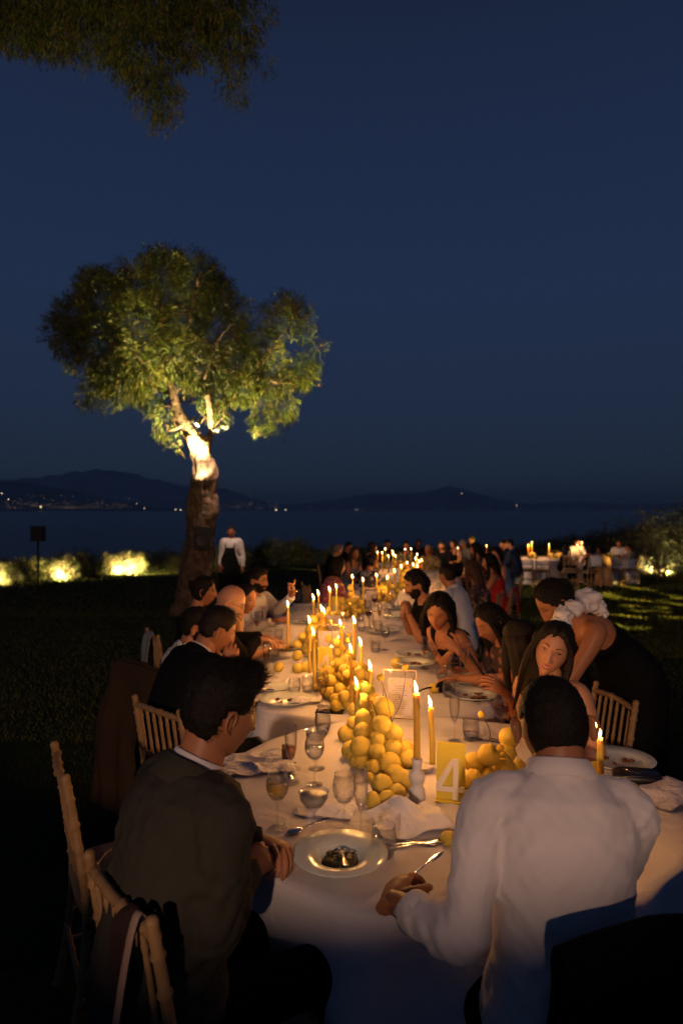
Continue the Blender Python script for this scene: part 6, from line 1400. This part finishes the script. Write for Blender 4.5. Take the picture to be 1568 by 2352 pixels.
# ------------------------------------------------------------------ settings of the other tables
G2 = 'place settings down the row'
for key, fn, px, py, lb, cat in [
    ('plate_food', bowl_plate(M_food2, .15, False), 656, 1612, 'dinner plate with scraps beside the phone on the second table', 'plate'), ('bowl_herb2', bowl_plate(M_food2, .15, True), 952, 1532, 'wide bowl with scraps before the black v neck', 'bowl'),
    ('plate_food', None, 950, 1506, 'plate with greens behind the wide bowl', 'plate'), ('plate_clean', None, 1080, 1565, 'dark plate with greens under the phone', 'plate'), ('plate_clean', None, 1085, 1600, 'plate nearest the raised forearm', 'plate'),
    ('plate_small', bowl_plate(None, .105, False), 632, 1584, 'side plate left on the second table', 'plate'), ('plate_food', None, 665, 1489, 'plate with meat before the bald man', 'plate'), ('plate_clean', None, 700, 1430, 'plate beside the lone candle', 'plate'),
    ('plate_food', None, 872, 1452, 'plate at the right of the third table', 'plate'), ('plate_small', None, 905, 1418, 'side plate at the elbows of the curly haired man', 'plate'),
    ('wine_w', None, 740, 1622, 'wine glass with white wine before the second number card', 'wine glass'), ('flute_e', None, 722, 1572, 'flute between number card and lemons on the second table', 'champagne flute'), ('flute_a', None, 612, 1552, 'flute before the man in black', 'champagne flute'), ('wine_r', None, 628, 1556, 'wine glass before the man in black', 'wine glass'),
    ('tumbler', None, 676, 1594, 'tumbler with a glinting spoon behind the left plate', 'tumbler'), ('tumbler', None, 706, 1590, 'tumbler right of the glinting spoon', 'tumbler'), ('flute_a', None, 975, 1535, 'flute beside the wide bowl', 'champagne flute'), ('wine_r', None, 992, 1545, 'wine glass beside the wide bowl', 'wine glass'),
    ('tumbler', None, 1014, 1560, 'tumbler with a lemon slice', 'tumbler'), ('wine_rose', None, 1042, 1578, 'wine glass with a red rest before the phone', 'wine glass'), ('flute_e', None, 1062, 1570, 'flute before the phone', 'champagne flute'), ('tumbler', None, 1030, 1600, 'tumbler beside the black flower', 'tumbler'),
    ('wine_e', None, 868, 1478, 'empty wine glass on the right of the second table', 'wine glass'), ('flute_e', None, 852, 1470, 'empty flute on the right of the second table', 'champagne flute'), ('wine_r', None, 884, 1492, 'wine glass before the elbow on the second table', 'wine glass'), ('tumbler', None, 862, 1500, 'tumbler before the elbow on the second table', 'tumbler'),
    ('wine_rose', None, 846, 1440, 'wine glass with a red rest on the third table', 'wine glass'), ('wine_e', None, 888, 1446, 'tall wine glass before the folded hands', 'wine glass'), ('flute_a', None, 872, 1436, 'flute with an amber rest before the folded hands', 'champagne flute'), ('tumbler', None, 830, 1450, 'tumbler right of the third heap', 'tumbler'),
    ('wine_r', None, 596, 1452, 'leftmost wine glass beyond the black sleeve', 'wine glass'), ('flute_e', None, 606, 1448, 'flute beyond the black sleeve', 'champagne flute'), ('wine_rose', None, 620, 1450, 'red wine glass beyond the black sleeve', 'wine glass'), ('wine_w', None, 630, 1440, 'white wine glass beyond the black sleeve', 'wine glass'), ('tumbler', None, 640, 1470, 'tumbler under the lone candle', 'tumbler'),
    ('flute_a', None, 590, 1462, 'flute right beside the black sleeve', 'champagne flute'), ('wine_e', None, 672, 1400, 'wine glass before the pointing guest', 'wine glass'), ('flute_e', None, 684, 1396, 'flute before the pointing guest', 'champagne flute'), ('tumbler', None, 655, 1412, 'tumbler before the pointing guest', 'tumbler'),
    ('wine_e', None, 905, 1400, 'wine glass left of the curly haired man', 'wine glass'), ('flute_a', None, 880, 1394, 'amber flute left of the curly haired man', 'champagne flute'), ('wine_rose', None, 860, 1404, 'red wine glass left of the curly haired man', 'wine glass')]:
    p, k = on(px, py); put(key, fn, p, R.uniform(0, 6), lb, cat)
rs = random.Random(9)
for k in range(3, 10):
    x0, y0, r_ = TAB[k]
    for i in range(11 if k < 6 else 7):
        a = rs.uniform(0, 6.28); rr = rs.uniform(.45, .78); kk, ct_, nm = rs.choice([('wine_e', 'wine glass', 'wine glass'), ('flute_e', 'champagne flute', 'champagne flute'), ('wine_r', 'wine glass', 'wine glass'), ('tumbler', 'tumbler', 'water tumbler'), ('plate_clean', 'plate', 'dinner plate'), ('wine_rose', 'wine glass', 'red wine glass')])
        put(kk, None, (x0+rr*math.cos(a), y0+rr*math.sin(a)*.95, tz(k)+.001), rs.uniform(0, 6), f'small distant {nm} on the {ORD[k]} table of the row', ct_, f'{nm}s on the {ORD[k]} table')
napkin(640, 1572, .24, .16, .06, 21, .4, 'crumpled napkin before the man in black'); napkin(700, 1612, .20, .12, .03, 22, .1, 'flat napkin under the white wine glass'); napkin(600, 1545, .2, .14, .05, 23, .9, 'napkin at the elbow of the man in black')
napkin(1150, 1510, .16, .12, .07, 24, .2, 'balled napkin held before the long haired woman'); napkin(1085, 1548, .16, .12, .03, 25, .4, 'napkin beside the greens'); napkin(905, 1470, .2, .14, .04, 26, .4, 'napkin at the elbow of the curly haired man'); napkin(716, 1418, .2, .14, .04, 27, .4, 'napkin left of the third heap')
napkin(930, 1365, .3, .2, .06, 28, .4, 'napkin at the right edge of the fourth table'); napkin(700, 1392, .3, .2, .05, 29, .4, 'napkin near the pointing hand')
for px, py, rz, lb in [(757, 1640, 1.45, 'black phone at the near edge of the second table')]:
    p, k = on(px, py); e = empty('phone', p+V((0, .03, 0)), rz, lb, 'phone'); b = MB(); b.box((0, 0, .005), (.075, .155, .009)); o = b.build('case', M_phone, e, False); md = o.modifiers.new('b', 'BEVEL'); md.width = .004; md.segments = 2
    b = MB(); b.box((.005, .05, .0105), (.03, .03, .002)); b.build('camera_bump', M_gold, e, False)
e = empty('phone', PW(1098, 1532, 3.62), 0, 'phone held up by the woman with long straight hair', 'phone'); yL = V((.57, .2, -.8)).normalized(); zN = V((.8, -.1, .57)); zN = (zN-yL*zN.dot(yL)).normalized(); e.rotation_euler = Matrix((yL.cross(zN), yL, zN)).transposed().to_euler(); b = MB(); b.box((0, 0, 0), (.075, .155, .009)); o = b.build('case', M_phone, e, False); md = o.modifiers.new('b', 'BEVEL'); md.width = .004; md.segments = 2
# black cloth flower with a curved stem, wristlet, lighter pack at the right of the second table
p, k = on(1018, 1592); e = empty('black_flower', p, 0, 'black cloth flower on a curved stem lying on the second table', 'flower'); b = MB()
for i in range(9): a = i*.7; b.ball((.03*math.cos(a), .03*math.sin(a), .03+.012*(i % 3)), (.028, .022, .010), 10, 6, 0, Matrix.Rotation(a, 4, 'Z') @ Matrix.Rotation(.6, 4, 'Y'))
b.build('petals', M_black, e); b = MB(); b.tube([(-.02, 0, .03), (-.09, -.01, .035), (-.15, -.03, .02), (-.17, -.05, .004)], [.006, .006, .004, .003], 8, 0, 4); b.build('stem', M_black, e)
p, k = on(1100, 1608); e = empty('cigarette_case', p, .3, 'small gold and black case beside the forearm', 'case'); b = MB(); b.box((0, 0, .008), (.09, .05, .014)); b.build('body', M_phone, e, False); b = MB(); b.box((-.01, 0, .0165), (.05, .03, .002)); b.build('label_plate', M_gold, e, False)
item('knife', None, 690, 1600, 'knife right of the left plate on the second table', 'knife', None, .5); item('fork', None, 722, 1508, 'fork left of the second heap', 'fork', None, 2.2); item('spoon', None, 640, 1590, 'spoon on the side plate', 'spoon', None, 1.0)
bpy.data.scenes.remove(TMP)
